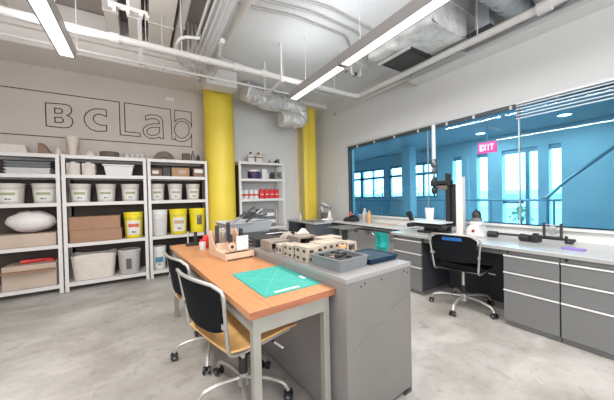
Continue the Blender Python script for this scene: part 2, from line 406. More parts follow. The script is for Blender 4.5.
# door pair push bars and a low counter / planter walls in the lobby
one('push_bar', 'horizontal push bar on the lobby entrance door beyond the exit sign', 'push bar', MB().cyl((LX-0.04, 2.78, 0.98), (LX-0.04, 3.18, 0.98), 0.02).box((LX-0.06, 2.78, 0.95), (LX+0.06, 2.82, 1.01)).box((LX-0.06, 3.14, 0.95), (LX+0.06, 3.18, 1.01)), dark_m)
struct('wall_lobby_pier', MB().box((6.9, 5.2, 0), (7.2, 5.5, 2.72)), lob_wall)
hb = thing('lobby_guardrail', 'low frosted guard rail with posts crossing the lobby behind the window', 'guard rail', (7.3, 4.5, 0))
MB().cyl((0, -2.6, 1.05), (0, 4.6, 1.05), 0.022).build('top_rail', lob_frame, hb)
for q in range(7): MB().cyl((0, -2.5+q*1.18, 0), (0, -2.5+q*1.18, 1.05), 0.018).build('post', lob_frame, hb)
st = thing('stair_handrail', 'grey sloping handrail rising to the right in the lobby', 'handrail', (5.9, 1.7, 0))
MB().tube([(0, 0.08, 1.12), (0, 0, 1.14), (0, -0.25, 1.42), (0, -1.6, 2.62)], 0.025).build('rail', lob_frame, st, smooth=True)
MB().cyl((0, 0.0, 0), (0, 0.0, 1.14), 0.02).build('post', lob_frame, st); MB().cyl((0, -0.85, 0), (0, -0.85, 1.95), 0.02).build('post', lob_frame, st)
# exit sign, hung from the lobby ceiling
ex = thing('exit_sign', 'red EXIT sign hanging in the lobby behind the window', 'exit sign', (6.5, 2.89, 2.12))
MB().box((-0.03, -0.18, 0), (0.03, 0.18, 0.235)).build('sign_box', exit_m, ex, bevel=0.006)
MB().cyl((0, 0, 0.235), (0, 0, 0.60), 0.012).build('stem', lob_frame, ex)
def letters(px, y, z, h, wd, t, m, par):
    G = {'E': [(0,0,t,1),(0,0,1,t),(0,.5-t/2,.8,.5+t/2),(0,1-t,1,1)], 'I': [(.5-t/2,0,.5+t/2,1)], 'T': [(.5-t/2,0,.5+t/2,1),(0,1-t,1,1)]}
    for i, ch in enumerate('EXIT'):
        y0 = y - i*(wd*1.28)   # reading direction runs towards -y as seen from the lab
        mb = MB()
        if ch == 'X':
            for s_ in (1, -1):
                a = (0, 1) if s_ == 1 else (1, 0)
                mb.prism([(y0-a[0]*wd+ (t*wd/2), z), (y0-a[0]*wd-(t*wd/2), z), (y0-a[1]*wd-(t*wd/2), z+h), (y0-a[1]*wd+(t*wd/2), z+h)], px-0.006, px, 'x')
        else:
            for (u0, v0, u1, v1) in G[ch]: mb.box((px-0.006, y0-u0*wd, z+v0*h), (px, y0-u1*wd, z+v1*h))
        mb.build('letter', m, par)
letters(-0.03, 0.135, 0.05, 0.135, 0.055, 0.24, exit_t, ex)
# recessed ceiling lamps in the lobby
for i, (x, y, lab) in enumerate(((5.6, 2.95, 'recessed round downlight in the lobby ceiling above and left of the exit sign'), (5.4, 3.4, 'leftmost recessed round downlight in the lobby ceiling'),
                                 (7.2, 3.35, 'small recessed downlight low in the lobby ceiling beside the exit sign'), (7.0, 1.75, 'recessed downlight in the lobby ceiling at the right end of the window'))):
    t = thing('recessed_downlight', lab, 'ceiling light', (x, y, 2.72), 0, 'downlights in the lobby ceiling')
    MB().lathe([(0.12, -0.008), (0.12, 0.0), (0.09, 0.0)], n=20).build('trim_ring', white_m, t)
    MB().lathe([(0.095, -0.012), (0.095, -0.004)], n=20).build('lens', mat('lobby_lamp', (1, 1, 1), 0.5, emit=(1, 0.96, 0.9), es=14), t)
    area('lamp_down', (0, 0, -0.02), 0.16, 0.16, 22.0, (0, 0, 0), (1, 0.97, 0.93), t)
# exterior
struct('ground', MB().box((LX+0.2, -14, -0.12), (40, 40, -0.02)), pave)
bd = thing('street_building', 'pale building across the street beyond the lobby glass', 'building', (24, 14, -0.02))
MB().box((0, -14, 0), (4, 14, 1.4)).build('wall', mat('far_building', (0.60, 0.62, 0.62), 0.8), bd)
for q in range(8):
    MB().box((-0.03, -12.5+q*3.3, 0.5), (0.02, -10.5+q*3.3, 1.1)).build('window', lob_frame, bd)
def bush(x, y, s, h, lab, grp='plants outside the lobby glass'):
    t = thing('shrub', lab, 'shrub', (x, y, -0.02), 0, grp)
    MB().tube([(0, 0, 0), (0.04, 0.02, h*0.4), (-0.03, 0.03, h*0.8)], 0.03).build('stem', bark, t)
    mb = MB()
    for q in range(150):
        th_, ph = random.uniform(0, 6.28), random.uniform(-1.2, 1.5); rr = s*random.uniform(0.5, 1)
        c = Vector((rr*math.cos(th_)*math.cos(ph), rr*math.sin(th_)*math.cos(ph), h*0.7+rr*math.sin(ph)*0.8))
        d = Vector([random.uniform(-1, 1) for _ in range(3)]).normalized(); e = d.orthogonal().normalized(); L = random.uniform(0.06, 0.13)
        mb.F([mb.V(c), mb.V(c+d*L*0.5+e*L*0.3), mb.V(c+d*L), mb.V(c+d*L*0.5-e*L*0.3)])
    mb.build('foliage', leaf, t)
bush(10.2, 9.9, 0.62, 1.75, 'leafy shrub outside the leftmost lobby pane'); bush(9.8, 8.9, 0.55, 1.7, 'leafy shrub outside right of the leftmost lobby pane')
bush(10.4, 7.6, 0.6, 1.7, 'leafy shrub outside behind the pane left of the black column stand'); bush(9.4, 3.3, 0.28, 0.85, 'small plant outside the lobby entrance door')

# ================================================================== CEILING SERVICES
def linear_light(x, y0, y1, z, label, rods):
    t = thing('linear_pendant_light', label, 'light fixture', (x, (y0+y1)/2, z), 0, 'linear pendant lights under the ceiling')
    L = y1-y0
    MB().prism([(-0.062, 0.0), (-0.05, 0.0), (-0.05, 0.012), (0.05, 0.012), (0.05, 0.0), (0.062, 0.0), (0.062, 0.10), (-0.062, 0.10)], -L/2, L/2, 'y').build('housing', alu, t)
    MB().box((-0.049, -L/2+0.012, 0.002), (0.049, L/2-0.012, 0.011)).build('diffuser', diff_m, t)
    MB().box((-0.062, L/2, 0), (0.062, L/2+0.006, 0.1)).box((-0.062, -L/2-0.006, 0), (0.062, -L/2, 0.1)).build('end_cap', alu, t)
    for ry in rods: MB().cyl((0, ry-(y0+y1)/2, 0.1), (0, ry-(y0+y1)/2, rods_top(x)-z), 0.003, n=6).build('suspension_cable', pipe_m, t)
    area('lamp_down', (0, 0, -0.004), 0.09, L-0.04, LAMP_DOWN*L, (0, 0, 0), (1, 0.965, 0.93), t)
    area('lamp_up', (0, 0, 0.108), 0.09, L-0.04, (LAMP_UP if x > 0.86 else LAMP_UP*4)*L, (math.pi, 0, 0), (0.97, 0.98, 1.0), t)
    return t
def rods_top(x): return 3.3 if x > 0.86 else 3.85
linear_light(1.815, 2.19, 3.24, 2.6, 'short far section of the long linear light hanging over the island', (2.9,))
linear_light(1.815, -0.6, 2.14, 2.6, 'long near section of the linear light over the island, crossing the top of the view', (1.9, 0.4))
MB_ = MB().box((1.765, 2.148, 2.615), (1.865, 2.182, 2.69)); one('light_coupler', 'small grey joint between the two sections of the linear light', 'light joint', MB_, alu)
linear_light(-0.565, -0.6, 3.28, 2.6, 'linear light hanging at the left above the shelving side', (2.9, 0.6))

def pipe(name, label, pts, r, m=pipe_m, rad=0.08, n=10, cat='pipe', grp=None, couplings=()):
    P = rounded(pts, rad); mb = MB().tube(P, r, n)
    for p, d in couplings:
        p = Vector(p); d = Vector(d); mb.cyl(p-d*0.04, p+d*0.04, r*1.28, n=n)
    return one(name, label, cat, mb, m, grp, smooth=True)
sp = thing('sprinkler_main', 'thick white sprinkler pipe running along the back then turning along the window wall', 'pipe', (0, 0, 0))
MB().tube(rounded([(XL, 3.30, 2.9), (3.10, 3.33, 2.9), (3.10, -2.55, 2.9)], 0.12), 0.038, 12).build('pipe', pipe_m, sp, smooth=True)
for x in (-0.2, 1.05, 1.42): MB().cyl((x-0.04, 3.315, 2.9), (x+0.04, 3.315, 2.9), 0.05).build('coupling', pipe_m, sp, smooth=True)
for y in (0.9, 0.35): MB().cyl((3.10, y-0.05, 2.9), (3.10, y+0.05, 2.9), 0.056).build('coupling', pipe_m, sp, smooth=True)
for x, zt in ((-0.7, 3.85), (0.42, 3.85), (2.6, 3.3)): MB().cyl((x, 3.315, 2.93), (x, 3.315, zt), 0.006, n=6).build('hanger', pipe_m, sp)
for y in (2.6, 1.46): MB().cyl((3.10, y, 2.93), (3.10, y, 3.3 if y > 1.75 else 3.85), 0.006, n=6).build('hanger', pipe_m, sp)
t = thing('branch_pipe', 'thin white pipe running parallel below the thick sprinkler pipe', 'pipe', (0, 0, 0))
MB().tube([(XL, 3.66, 2.86), (2.2, 3.68, 2.86)], 0.014, 8).build('pipe', pipe_m, t, smooth=True)
for x, zt in ((-0.55, 3.85), (0.08, 3.85), (0.25, 3.485)): 
    MB().cyl((x, 3.665, 2.86), (x, 3.665, zt), 0.005, n=6).build('hanger', pipe_m, t)
    MB().cyl((x, 3.665, 2.825), (x, 3.665, 2.855), 0.012, n=8).build('sprinkler_head', chrome, t)
MB().cyl((1.9, 3.68, 2.86), (1.9, 3.68, 3.3), 0.005, n=6).build('hanger', pipe_m, t)

# strut frame hung near the far end of the light
t = thing('strut_hanger', 'white strut trapeze hanging from the ceiling left of the long light', 'pipe hanger', (1.62, 3.48, 2.78))
MB().box((-0.02, -0.31, 0), (0.02, 0.31, 0.03)).build('cross_bar', pipe_m, t)
for y in (-0.28, 0.28): MB().box((-0.012, y-0.012, 0.03), (0.012, y+0.012, 0.52)).build('drop_rod', pipe_m, t)
pipe('ceiling_conduit', 'long white conduit on the ceiling from the junction box to the window wall', [(1.0, 3.9, 3.27), (3.0, 4.3, 3.27), (3.3, 4.3, 3.27)], 0.014, grp='ceiling conduits')
for i in range(3):
    d = i*0.14
    pipe('ceiling_conduit', ('nearest', 'middle', 'farthest')[i] + ' of three grey conduits bending on the smooth ceiling', [(0.9+d*1.2, 2.75-d*1.3, 3.283), (1.5+d, 2.62-d*1.1, 3.283), (2.25+d*0.9, 2.62-d*0.9, 3.283), (2.62+d, 2.9-d*0.5, 3.283), (2.62+d, 3.4, 3.283)], 0.012, alu, grp='ceiling conduits')

# bundle of conduits and the white junction box at the yellow column
for i in range(5):
    x = 0.58 + i*0.055
    pipe('bundled_conduit', ('first', 'second', 'third', 'fourth', 'fifth')[i] + ' conduit from the left in the bundle above the yellow column', [(x, 1.2, 3.12), (x, 4.1, 3.12), (x+0.05, 4.22, 3.12-0.0), (x+0.05, 4.24, 3.84)], 0.0135, grp='conduits bundled above the yellow column')
pipe('drain_pipe', 'thick white pipe running towards the yellow column beside the conduit bundle', [(0.3, 2.40, 3.23), (0.95, 2.42, 3.23), (0.95, 4.20, 3.23)], 0.045, rad=0.1)
MBc = MB().tube(rounded([(0.60, 3.22, 3.08), (0.40, 3.25, 3.06), (0.36, 3.5, 3.0), (0.50, 3.85, 3.0), (0.64, 3.9, 3.08)], 0.2), 0.018, 8)
one('curved_conduit', 'white conduit looping out from the bundle over the shelving', 'conduit', MBc, pipe_m, smooth=True)
MBc = MB().tube(rounded([(0.80, 3.05, 3.0), (0.84, 3.3, 2.99), (0.90, 3.5, 3.0), (0.92, 3.75, 3.05), (0.95, 4.26, 3.1)], 0.1), 0.022, 8).cyl((0.80, 3.0, 3.0), (0.80, 3.07, 3.0), 0.03)
one('flexible_connector', 'short white elbow pipe hanging in front of the junction box', 'conduit', MBc, pipe_m, smooth=True)
t = thing('junction_cabinet', 'white metal box hung at the ceiling above the wide yellow column', 'junction box', (1.09, 4.42, 3.035))
MB().box((-0.22, -0.14, 0), (0.27, 0.14, 0.26)).build('box', pipe_m, t, bevel=0.006)
MB().box((-0.19, -0.145, 0.03), (0.24, -0.139, 0.23)).build('cover', pipe_m, t, bevel=0.002)
t = thing('pipe_bracket', 'white notched bracket hung under the deck at upper left', 'pipe bracket', (-0.07, 3.12, 3.10))
MB().box((-0.16, -0.02, 0), (0.16, 0.02, 0.035)).build('bar', pipe_m, t)
for q in (-0.13, -0.02, 0.09, 0.14): MB().box((q, -0.025, -0.03), (q+0.03, 0.025, 0.0)).build('clip', pipe_m, t)
MB().cyl((0, 0, 0.035), (0, 0, 0.40), 0.018).build('stem', pipe_m, t)
one('hanging_rod', 'white vertical rod dropping from the deck behind the notched bracket', 'hanger rod', MB().box((0.0, 3.88, 2.94), (0.045, 3.92, 3.5)), pipe_m)
# ducts running under the deck on the left
for (x0, x1, z0, mm, lab) in ((-1.25, -0.95, 3.5, duct_m, 'leftmost boxed duct under the deck'), (-0.34, -0.20, 3.5, duct_m, 'narrow boxed duct under the deck, left of the bracket'),
                              (-0.10, 0.04, 3.5, duct_m, 'narrow boxed duct under the deck, right of the bracket'), (0.12, 0.40, 3.5, duct_m, 'wide pale duct under the deck left of the conduit bundle'),
                              (0.44, 0.54, 3.55, white_m, 'slim white duct under the deck next to the conduit bundle')):
    tt = thing('boxed_duct', lab, 'duct', (0, 0, 0), 0, 'boxed ducts under the left deck')
    MB().box((x0, YF, z0), (x1, 4.65, 3.85)).build('duct', mm, tt, bevel=0.01)
    for y in (1.2, 2.6, 3.9): MB().box((x0-0.008, y, z0-0.008), (x1+0.008, y+0.03, 3.84)).build('flange', mm, tt)
for i, (y, z, r) in enumerate(((1.20, 3.17, 0.12), (0.92, 3.16, 0.13), (0.60, 3.16, 0.13), (0.25, 3.2, 0.15))):
    mb = MB().cyl((2.0 if y < 1 else 2.75, y, z), (3.515, y, z), r, n=20)
    for q in range(6): mb.cyl((2.8+q*0.13, y, z), (2.812+q*0.13, y, z), r+0.008, n=20)
    one('round_duct', ('farthest', 'second farthest', 'second nearest', 'nearest')[i]+' round grey duct crossing above the window wall', 'duct', mb, duct_grey, 'round ducts above the window wall', smooth=True)
t = thing('small_pendant_light', 'short white fixture hanging by the ledge at the upper right', 'light fixture', (2.98, 0.72, 2.95))
MB().box((-0.03, -0.22, 0), (0.03, 0.22, 0.05)).build('housing', white_m, t, bevel=0.004); MB().cyl((0, 0.04, 0.05), (0, 0.04, 0.90), 0.006, n=6).build('suspension_cable', pipe_m, t)

# flexible foil duct
P = rounded([(1.54, 4.50, 3.10), (2.0, 4.64, 3.05), (2.4, 4.70, 3.07), (2.80, 4.70, 3.04), (2.80, 4.70, 2.80), (2.32, 4.68, 2.78)], 0.25, 10)
PP = []
for a, b in zip(P, P[1:]):
    n_ = max(1, int((b-a).length/0.02))
    for q in range(n_): PP.append(a+(b-a)*q/n_)
PP.append(P[-1])
mb = MB().tube(PP, 0.13, 18, rf=lambda i: 0.152 + 0.007*math.sin(i*2.4) + 0.008*math.sin(i*0.37))
for v in mb.bm.verts: v.co += Vector([random.uniform(-0.014, 0.014) for _ in range(3)])
t = thing('flexible_duct', 'crinkled silver foil duct curling between the two yellow columns', 'duct', (0, 0, 0))
mb.build('hose', foil, t, smooth=True)
MB().tube(arc((2.0, 3.09), 0.14, 0, 360, 20, 'yz', 0)[:-1], 0.008, 6, True).build('hose_clamp', pipe_m, t).location = (0, 0, 0)
kids(t)[-1].location = (2.3, 2.56, -0.03)
MB().cyl((2.2, 4.55, 3.17), (2.2, 4.55, 3.3), 0.006, n=6).build('hanger', pipe_m, t)

# fan coil unit wrapped in plastic
t = thing('fan_coil_unit', 'plastic-wrapped air handling unit with a dark open grille hanging at the ceiling', 'air unit', (2.86, 1.95, 2.985))
mb = MB()
def wrap(u, v_):
    a = u*2*math.pi; y = -0.33 + v_*0.87
    ex_ = 0.34; ez = 0.15
    cx_ = math.copysign(abs(math.cos(a))**0.35, math.cos(a))*ex_; cz = math.copysign(abs(math.sin(a))**0.35, math.sin(a))*ez
    n_ = 0.012*math.sin(9*y+5*u*6.28)+0.008*math.sin(23*y+3*u*6.28)
    return (cx_+n_, y, 0.162+cz+n_*0.5)
mb.sheet(44, 24, wrap, 0.006)
for yy in (-0.33, 0.54): mb.prism([(0.33*math.copysign(abs(math.cos(a))**0.35, math.cos(a)), 0.162+0.145*math.copysign(abs(math.sin(a))**0.35, math.sin(a))) for a in [2*math.pi*i/24+0.01 for i in range(24)]], yy-0.004, yy+0.004, 'y')
mb.build('plastic_cover', plastic_wrap, t, smooth=True)
MB().box((-0.16, 0.06, -0.022), (0.27, 0.52, -0.002)).build('grille_frame', black_m, t)
mb = MB()
for q in range(16): mb.box((-0.11+q*0.022, 0.11, -0.028), (-0.102+q*0.022, 0.47, -0.022))
mb.build('grille_fin', mat('grille_grey', (0.10, 0.10, 0.10), 0.6), t)
MB().box((-0.175, 0.05, -0.035), (-0.15, 0.53, -0.004)).build('grille_lip', white_m, t)
for x, y in ((-0.3, 0.0), (0.3, 0.0), (-0.3, 0.45), (0.3, 0.45)): MB().cyl((x, y, 0.28), (x, y, 0.315), 0.006, n=6).build('hanger_rod', pipe_m, t)
t = thing('duct_collar', 'dark duct opening with a torn flange right of the wrapped air unit', 'duct', (3.26, 1.50, 2.99))
MB().box((-0.10, -0.14, 0), (0.06, 0.10, 0.04)).build('flange', dark_m, t); MB().box((-0.08, -0.12, 0.04), (0.04, 0.02, 0.36)).build('duct', duct_grey, t)
t = thing('valve_assembly', 'small white valve box on the ceiling left of the wrapped air unit', 'valve box', (2.62, 2.88, 3.0))
MB().box((-0.16, -0.12, 0.08), (0.16, 0.12, 0.3)).build('box', pipe_m, t, bevel=0.006)
MB().tube(rounded([(-0.05, 0, 0.10), (-0.05, 0, -0.02), (0.12, 0, -0.02), (0.12, 0, 0.08)], 0.03), 0.018).build('pipe', pipe_m, t, smooth=True)
MB().cyl((0.02, 0, -0.035), (0.02, 0, 0.0), 0.035).build('valve', dark_m, t)
poly = []
for cy_, a0, a1 in ((0.27, 0, 180), (-0.27, 180, 360)): poly += [(0.11*math.cos(R(a0+(a1-a0)*i/10)), cy_+0.11*math.sin(R(a0+(a1-a0)*i/10))) for i in range(11)]
t = thing('oval_tray', 'long rounded grey panel under the ceiling beside the sprinkler pipe', 'ceiling panel', (3.38, 2.10, 2.93))
MB().prism(poly, 0, 0.03).build('panel', mat('oval_grey', (0.42, 0.43, 0.43), 0.5, 0.2), t, bevel=0.006)
for y in (-0.2, 0.2): MB().cyl((-0.0, y, 0.03), (-0.0, y, 0.37), 0.006, n=6).build('hanger_rod', pipe_m, t)
pipe('wall_conduit', 'white strut running along the top of the window wall below the ledge', [(3.50, 2.6, 3.02), (3.50, 4.5, 3.02), (3.61, 4.6, 3.02)], 0.02)

# ================================================================== YELLOW COLUMNS
t = thing('round_column', 'wide round yellow column standing between the two shelving groups', 'column', (1.243, 5.07, 0))
MB().lathe([(0.268, 0), (0.268, 3.229)], n=48).build('shaft', yellow_m, t, smooth=True)
MB().lathe([(0.274, 0), (0.274, 0.06), (0.269, 0.065)], n=48).build('base_ring', ped_dark, t, smooth=True)
t = thing('ribbed_column', 'narrow ribbed yellow column in the corner by the window wall', 'column', (3.27, 5.20, 0))
MB().prism([(-0.17, -0.09), (-0.10, -0.13), (-0.08, -0.10), (-0.04, -0.10), (-0.02, -0.13), (0.10, -0.14), (0.17, -0.09), (0.17, 0.155), (-0.17, 0.155)], 0, 3.229).build('shaft', yellow_m, t, bevel=0.004)
MB().box((-0.20, -0.05, 0.8), (-0.172, -0.02, 2.9)).build('conduit', alu, t)

# ================================================================== WALL LETTERING
wl = thing('wall_lettering', 'dark outlined letters in a line frame on the wall above the shelving', 'wall lettering', (0, YB, 0))
Yl = -0.004
def stroke(name, pts, closed=False, smooth_=False):
    P = [Vector((x, Yl, z)) for x, z in pts]
    if smooth_:
        Q = []; n = len(P)
        rng = range(n) if closed else range(n-1)
        for i in rng:
            p0, p1, p2, p3 = P[(i-1) % n] if closed or i > 0 else P[0], P[i], P[(i+1) % n], P[(i+2) % n] if closed or i+2 < n else P[-1]
            for k_ in range(5):
                t_ = k_/5; Q.append(0.5*((2*p1)+(p2-p0)*t_+(2*p0-5*p1+4*p2-p3)*t_*t_+(3*p1-p0-3*p2+p3)*t_**3))
        if not closed: Q.append(P[-1])
        P = Q
    mb = MB(); n = len(P); w_ = 0.0065
    for i in range(n if closed else n-1):
        a, b = P[i], P[(i+1) % n]; d = (b-a)
        if d.length < 1e-5: continue
        d.normalize(); s_ = Vector((-d.z, 0, d.x))*w_; e = d*w_*0.8
        q = [a-e+s_, b+e+s_, b+e-s_, a-e-s_]
        A = [mb.V(v) for v in q]; B = [mb.V(v+Vector((0, 0.003, 0))) for v in q]
        mb.F(A); mb.F(B[::-1])
        for k_ in range(4): mb.F([A[k_], B[k_], B[(k_+1) % 4], A[(k_+1) % 4]])
    return mb.build(name, line_m, wl)
ZT, ZB = 2.882, 2.224
stroke('frame_line', [(-1.9, ZT), (-0.292, ZT), (-0.292, 2.34), (-0.010, 2.338), (-0.010, 2.396), (-0.222, 2.402), (-0.222, ZT), (0.466, 2.876), (0.478, 2.338), (0.527, 2.337), (0.53, 2.385)])
stroke('frame_line', [(0.53, 2.66), (0.53, 2.874), (0.812, 2.876), (0.812, 2.59)])
stroke('frame_line', [(0.808, 2.47), (0.808, ZB), (-0.838, ZB)]); stroke('frame_line', [(-0.987, ZB), (-1.9, ZB)])
ob = stroke('letter', [(-1.19, 2.722), (-1.03, 2.732)] + [(-0.964, 2.735), (-0.921, 2.719), (-0.9, 2.684), (-0.897, 2.638), (-0.916, 2.596), (-0.955, 2.567), (-0.917, 2.55), (-0.892, 2.517), (-0.888, 2.467), (-0.907, 2.414), (-0.939, 2.387)] + [(-1.0, 2.374), (-1.19, 2.38)], True)
stroke('letter', [(-1.09, 2.661), (-1.035, 2.661), (-1.008, 2.647), (-1.003, 2.618), (-1.023, 2.59), (-1.09, 2.585)], True)
stroke('letter', [(-1.091, 2.524), (-1.021, 2.527), (-0.998, 2.503), (-0.998, 2.471), (-1.02, 2.45), (-1.091, 2.448)], True)
stroke('letter', [(-0.47, 2.726), (-0.547, 2.731), (-0.614, 2.721), (-0.68, 2.687), (-0.728, 2.628), (-0.751, 2.566), (-0.749, 2.508), (-0.723, 2.445), (-0.679, 2.394), (-0.614, 2.368), (-0.538, 2.372), (-0.472, 2.383), (-0.470, 2.476), (-0.535, 2.468), (-0.592, 2.485), (-0.629, 2.524), (-0.639, 2.565), (-0.622, 2.612), (-0.588, 2.639), (-0.54, 2.646), (-0.47, 2.616)], True)
stroke('letter', [(0.074, 2.701), (0.143, 2.733), (0.229, 2.742), (0.304, 2.718), (0.335, 2.651), (0.342, 2.334), (0.286, 2.337), (0.287, 2.363), (0.218, 2.331), (0.132, 2.322), (0.06, 2.363), (0.031, 2.43), (0.047, 2.496), (0.101, 2.55), (0.188, 2.583), (0.283, 2.593), (0.278, 2.64), (0.24, 2.672), (0.165, 2.672), (0.079, 2.632)], True)
stroke('letter', [(0.288, 2.53), (0.186, 2.524), (0.119, 2.493), (0.086, 2.444), (0.102, 2.396), (0.157, 2.373), (0.232, 2.392), (0.278, 2.437)], True)
stroke('letter', [(0.53, 2.66), (0.563, 2.698), (0.618, 2.729), (0.7, 2.728), (0.768, 2.689), (0.812, 2.616)], False, True)
stroke('letter', [(0.527, 2.345), (0.566, 2.319), (0.648, 2.312), (0.731, 2.346), (0.789, 2.406), (0.808, 2.46)], False, True)
stroke('letter', [(0.649, 2.685), (0.589, 2.66), (0.539, 2.594), (0.521, 2.513), (0.535, 2.441), (0.576, 2.392), (0.641, 2.374), (0.708, 2.404), (0.754, 2.469), (0.77, 2.541), (0.758, 2.615), (0.715, 2.67)], True, True)
one('wall_vent', 'small pale rectangular plate on the wall above the lettering', 'wall plate', MB().box((0.39, YB-0.012, 3.03), (0.53, YB, 3.09)), duct_m, bevel=0.003)

# ================================================================== SHELVING
def shelving(name, x0, x1, y0, y1, top, levels, label, grp, back=True):
    t = thing(name, label, 'shelving unit', (x0, y0, 0), 0, grp)
    W = x1-x0; D = y1-y0; a = 0.042
    for (x, y, sx, sy) in ((0, 0, 1, 1), (W, 0, -1, 1), (0, D, 1, -1), (W, D, -1, -1)):
        MB().box((x, y, 0), (x+sx*a, y+sy*0.004, top)).box((x, y+sy*0.004, 0), (x+sx*0.004, y+sy*a, top)).build('post', white_m, t)
    for z in levels:
        MB().box((a*0.2, 0.006, z-0.05), (W-a*0.2, 0.022, z)).box((a*0.2, D-0.022, z-0.05), (W-a*0.2, D-0.006, z)).box((0.006, 0.022, z-0.05), (0.02, D-0.022, z)).box((W-0.02, 0.022, z-0.05), (W-0.006, D-0.022, z)).box((0.02, 0.022, z-0.014), (W-0.02, D-0.022, z-0.004)).build('shelf', white_m, t, bevel=0.002)
    if not back: MB().box((0.0055, 0.05, 0.1), (0.0085, D-0.05, top-0.06)).build('side_panel', back_m, t)
    if back: MB().box((0.01, D-0.004, 0.02), (W-0.01, D+0.002, top-0.01)).build('back_panel', back_m, t)
    return t
LV = (1.905, 1.63, 1.238, 0.662, 0.112)
Y0 = 4.878
shelving('shelving_unit', -1.955, -0.962, Y0, 5.335, 1.905, LV, 'white steel shelving unit at the left edge, stacked with trays, a bag and a carton', 'white shelving units along the lettered wall')
shelving('shelving_unit', -0.945, 0.055, Y0, 5.335, 1.905, LV, 'white steel shelving unit holding long cardboard boxes, second from the left', 'white shelving units along the lettered wall')
shelving('shelving_unit', 0.072, 0.972, Y0, 5.335, 1.905, LV, 'white steel shelving unit next to the wide yellow column, with yellow buckets', 'white shelving units along the lettered wall')
shelving('shelving_unit', 1.545, 2.50, 4.90, 5.30, 1.94, (1.94, 1.615, 1.225, 0.66, 0.44, 0.1), 'white steel shelving unit between the two yellow columns', None, back=False)

def pail(loc, r, h, label, grp, body=pail_m, band=None, lab=label_w, lab2=label_g, rz=0.0, lid=None, labh=0.55):
    t = thing('bucket', label, 'bucket', loc, rz, grp)
    MB().lathe([(r*0.86, 0), (r*0.88, 0.003), (r*0.985, h*0.80), (r*1.03, h*0.81), (r*1.03, h*0.86), (r*0.99, h*0.87), (r, h*0.94)], n=28).build('body', body, t, smooth=True)
    MB().lathe([(r*1.0, h*0.935), (r*1.06, h*0.94), (r*1.06, h*0.985), (r*1.02, h), (r*0.94, h), (r*0.92, h*0.985)], n=28).build('lid', lid or body, t, smooth=True)
    MB().tube([(r*1.03*math.cos(R(a_)), r*1.03*math.sin(R(a_)), h*(0.84-0.0*a_)-0.10*h*math.sin(R(a_-180))) for a_ in range(180, 361, 15)], 0.0025, 6).build('handle', chrome, t)
    if lab:
        def patch(u0, u1, z0, z1, off, m, nm):
            def fn(u, v_):
                a = R(-90+(u0+(u1-u0)*u)*60); z = h*(z0+(z1-z0)*v_); rr = r*(0.88+0.105*(z/(h*0.8)))+off
                return (rr*math.cos(a), rr*math.sin(a), z)
            MB().sheet(8, 1, fn, 0.0008).build(nm, m, t)
        patch(-0.75, 0.75, 0.12, 0.12+labh, 0.0015, lab, 'label')
        if lab2:
            patch(-0.55, 0.55, 0.42, 0.55, 0.003, lab2, 'label_band')
            patch(-0.18, 0.02, 0.20, 0.27, 0.003, ink, 'label_print'); patch(0.08, 0.25, 0.20, 0.25, 0.003, ink, 'label_print')
    return t
def item(name, label, cat, mb, m, grp=None, **k): return one(name, label, cat, mb, m, grp, **k)
def loose_box(loc, w_, d, h, label, m=cardb, name='cardboard_box', grp=None, rz=0.0, cat='box', tape=None, lab=None):
    t = thing(name, label, cat, loc, rz, grp)
    MB().box((-w_/2, -d/2, 0), (w_/2, d/2, h)).build('carton', m, t, bevel=0.004)
    if tape: MB().box((-w_/2-0.001, -0.025, h*0.8), (w_/2+0.001, 0.025, h+0.001)).build('tape', tape, t)
    if lab: 
        x, z, lw_, lh, lm = lab
        MB().box((x-lw_/2, -d/2-0.0015, z-lh/2), (x+lw_/2, -d/2, z+lh/2)).build('label', lm, t)
    return t
YI = 5.10
# ---- leftmost unit
pos = ('leftmost', 'second from left', 'third from left')
s = 1.905
item('plaster_wedge', 'brown wooden wedge standing on top of the leftmost shelving unit', 'wedge', MB().prism([(-1.20, s), (-1.07, s), (-1.16, s+0.16), (-1.20, s+0.16)], 5.0, 5.2, 'y'), mat('brown_wood', (0.25, 0.16, 0.11), 0.6, var=0.2))
item('plaster_block', 'pale plaster block on top of the leftmost shelving unit', 'plaster block', MB().frus((-1.45, 5.1), 0.3, 0.2, 0.24, 0.16, s, s+0.12), plaster, bevel=0.006)
for q in range(4):
    mb = MB().tray((-1.29, 5.1), 0.40, 0.26, 0.44, 0.30, 1.63+q*0.042, 1.63+q*0.042+0.034, lip=0.006)
    item('storage_tray', ('lowest', 'second lowest', 'second highest', 'topmost')[q]+' of the stacked trays on the upper shelf of the leftmost unit', 'tray', mb, white_p if q < 2 else tray_g, 'trays stacked in the leftmost unit')
pail((-1.16, YI, 1.238), 0.135, 0.27, 'white bucket with a green printed label in the leftmost unit, nearest its right post', 'white labelled buckets in the leftmost unit')
pail((-1.50, YI, 1.238), 0.135, 0.27, 'white bucket with a green printed label in the leftmost unit, second from its right post', 'white labelled buckets in the leftmost unit')
pail((-1.79, YI, 1.238), 0.13, 0.27, 'white bucket with a green printed label in the leftmost unit, third from its right post', 'white labelled buckets in the leftmost unit')
loose_box((-1.35, YI, 0.662), 0.64, 0.36, 0.17, 'low open cardboard carton under the white bag in the leftmost unit', cardb2)
mb = MB().ball((-1.30, 5.08, 0.992), 0.2, (1.25, 0.85, 0.72), 20, 0.008); item('plastic_bag', 'rounded white plastic bag lying on a carton in the leftmost unit', 'bag', mb, mat('white_bag', (0.72, 0.68, 0.66), 0.45, bump=0.8, bs=10), smooth=True)
t = loose_box((-1.30, YI, 0.112), 0.52, 0.36, 0.31, 'brown cardboard carton on the bottom shelf of the leftmost unit', cardb2)
MB().box((-0.26, -0.30, 0.235), (0.26, -0.181, 0.245)).build('flap', cardb, t)
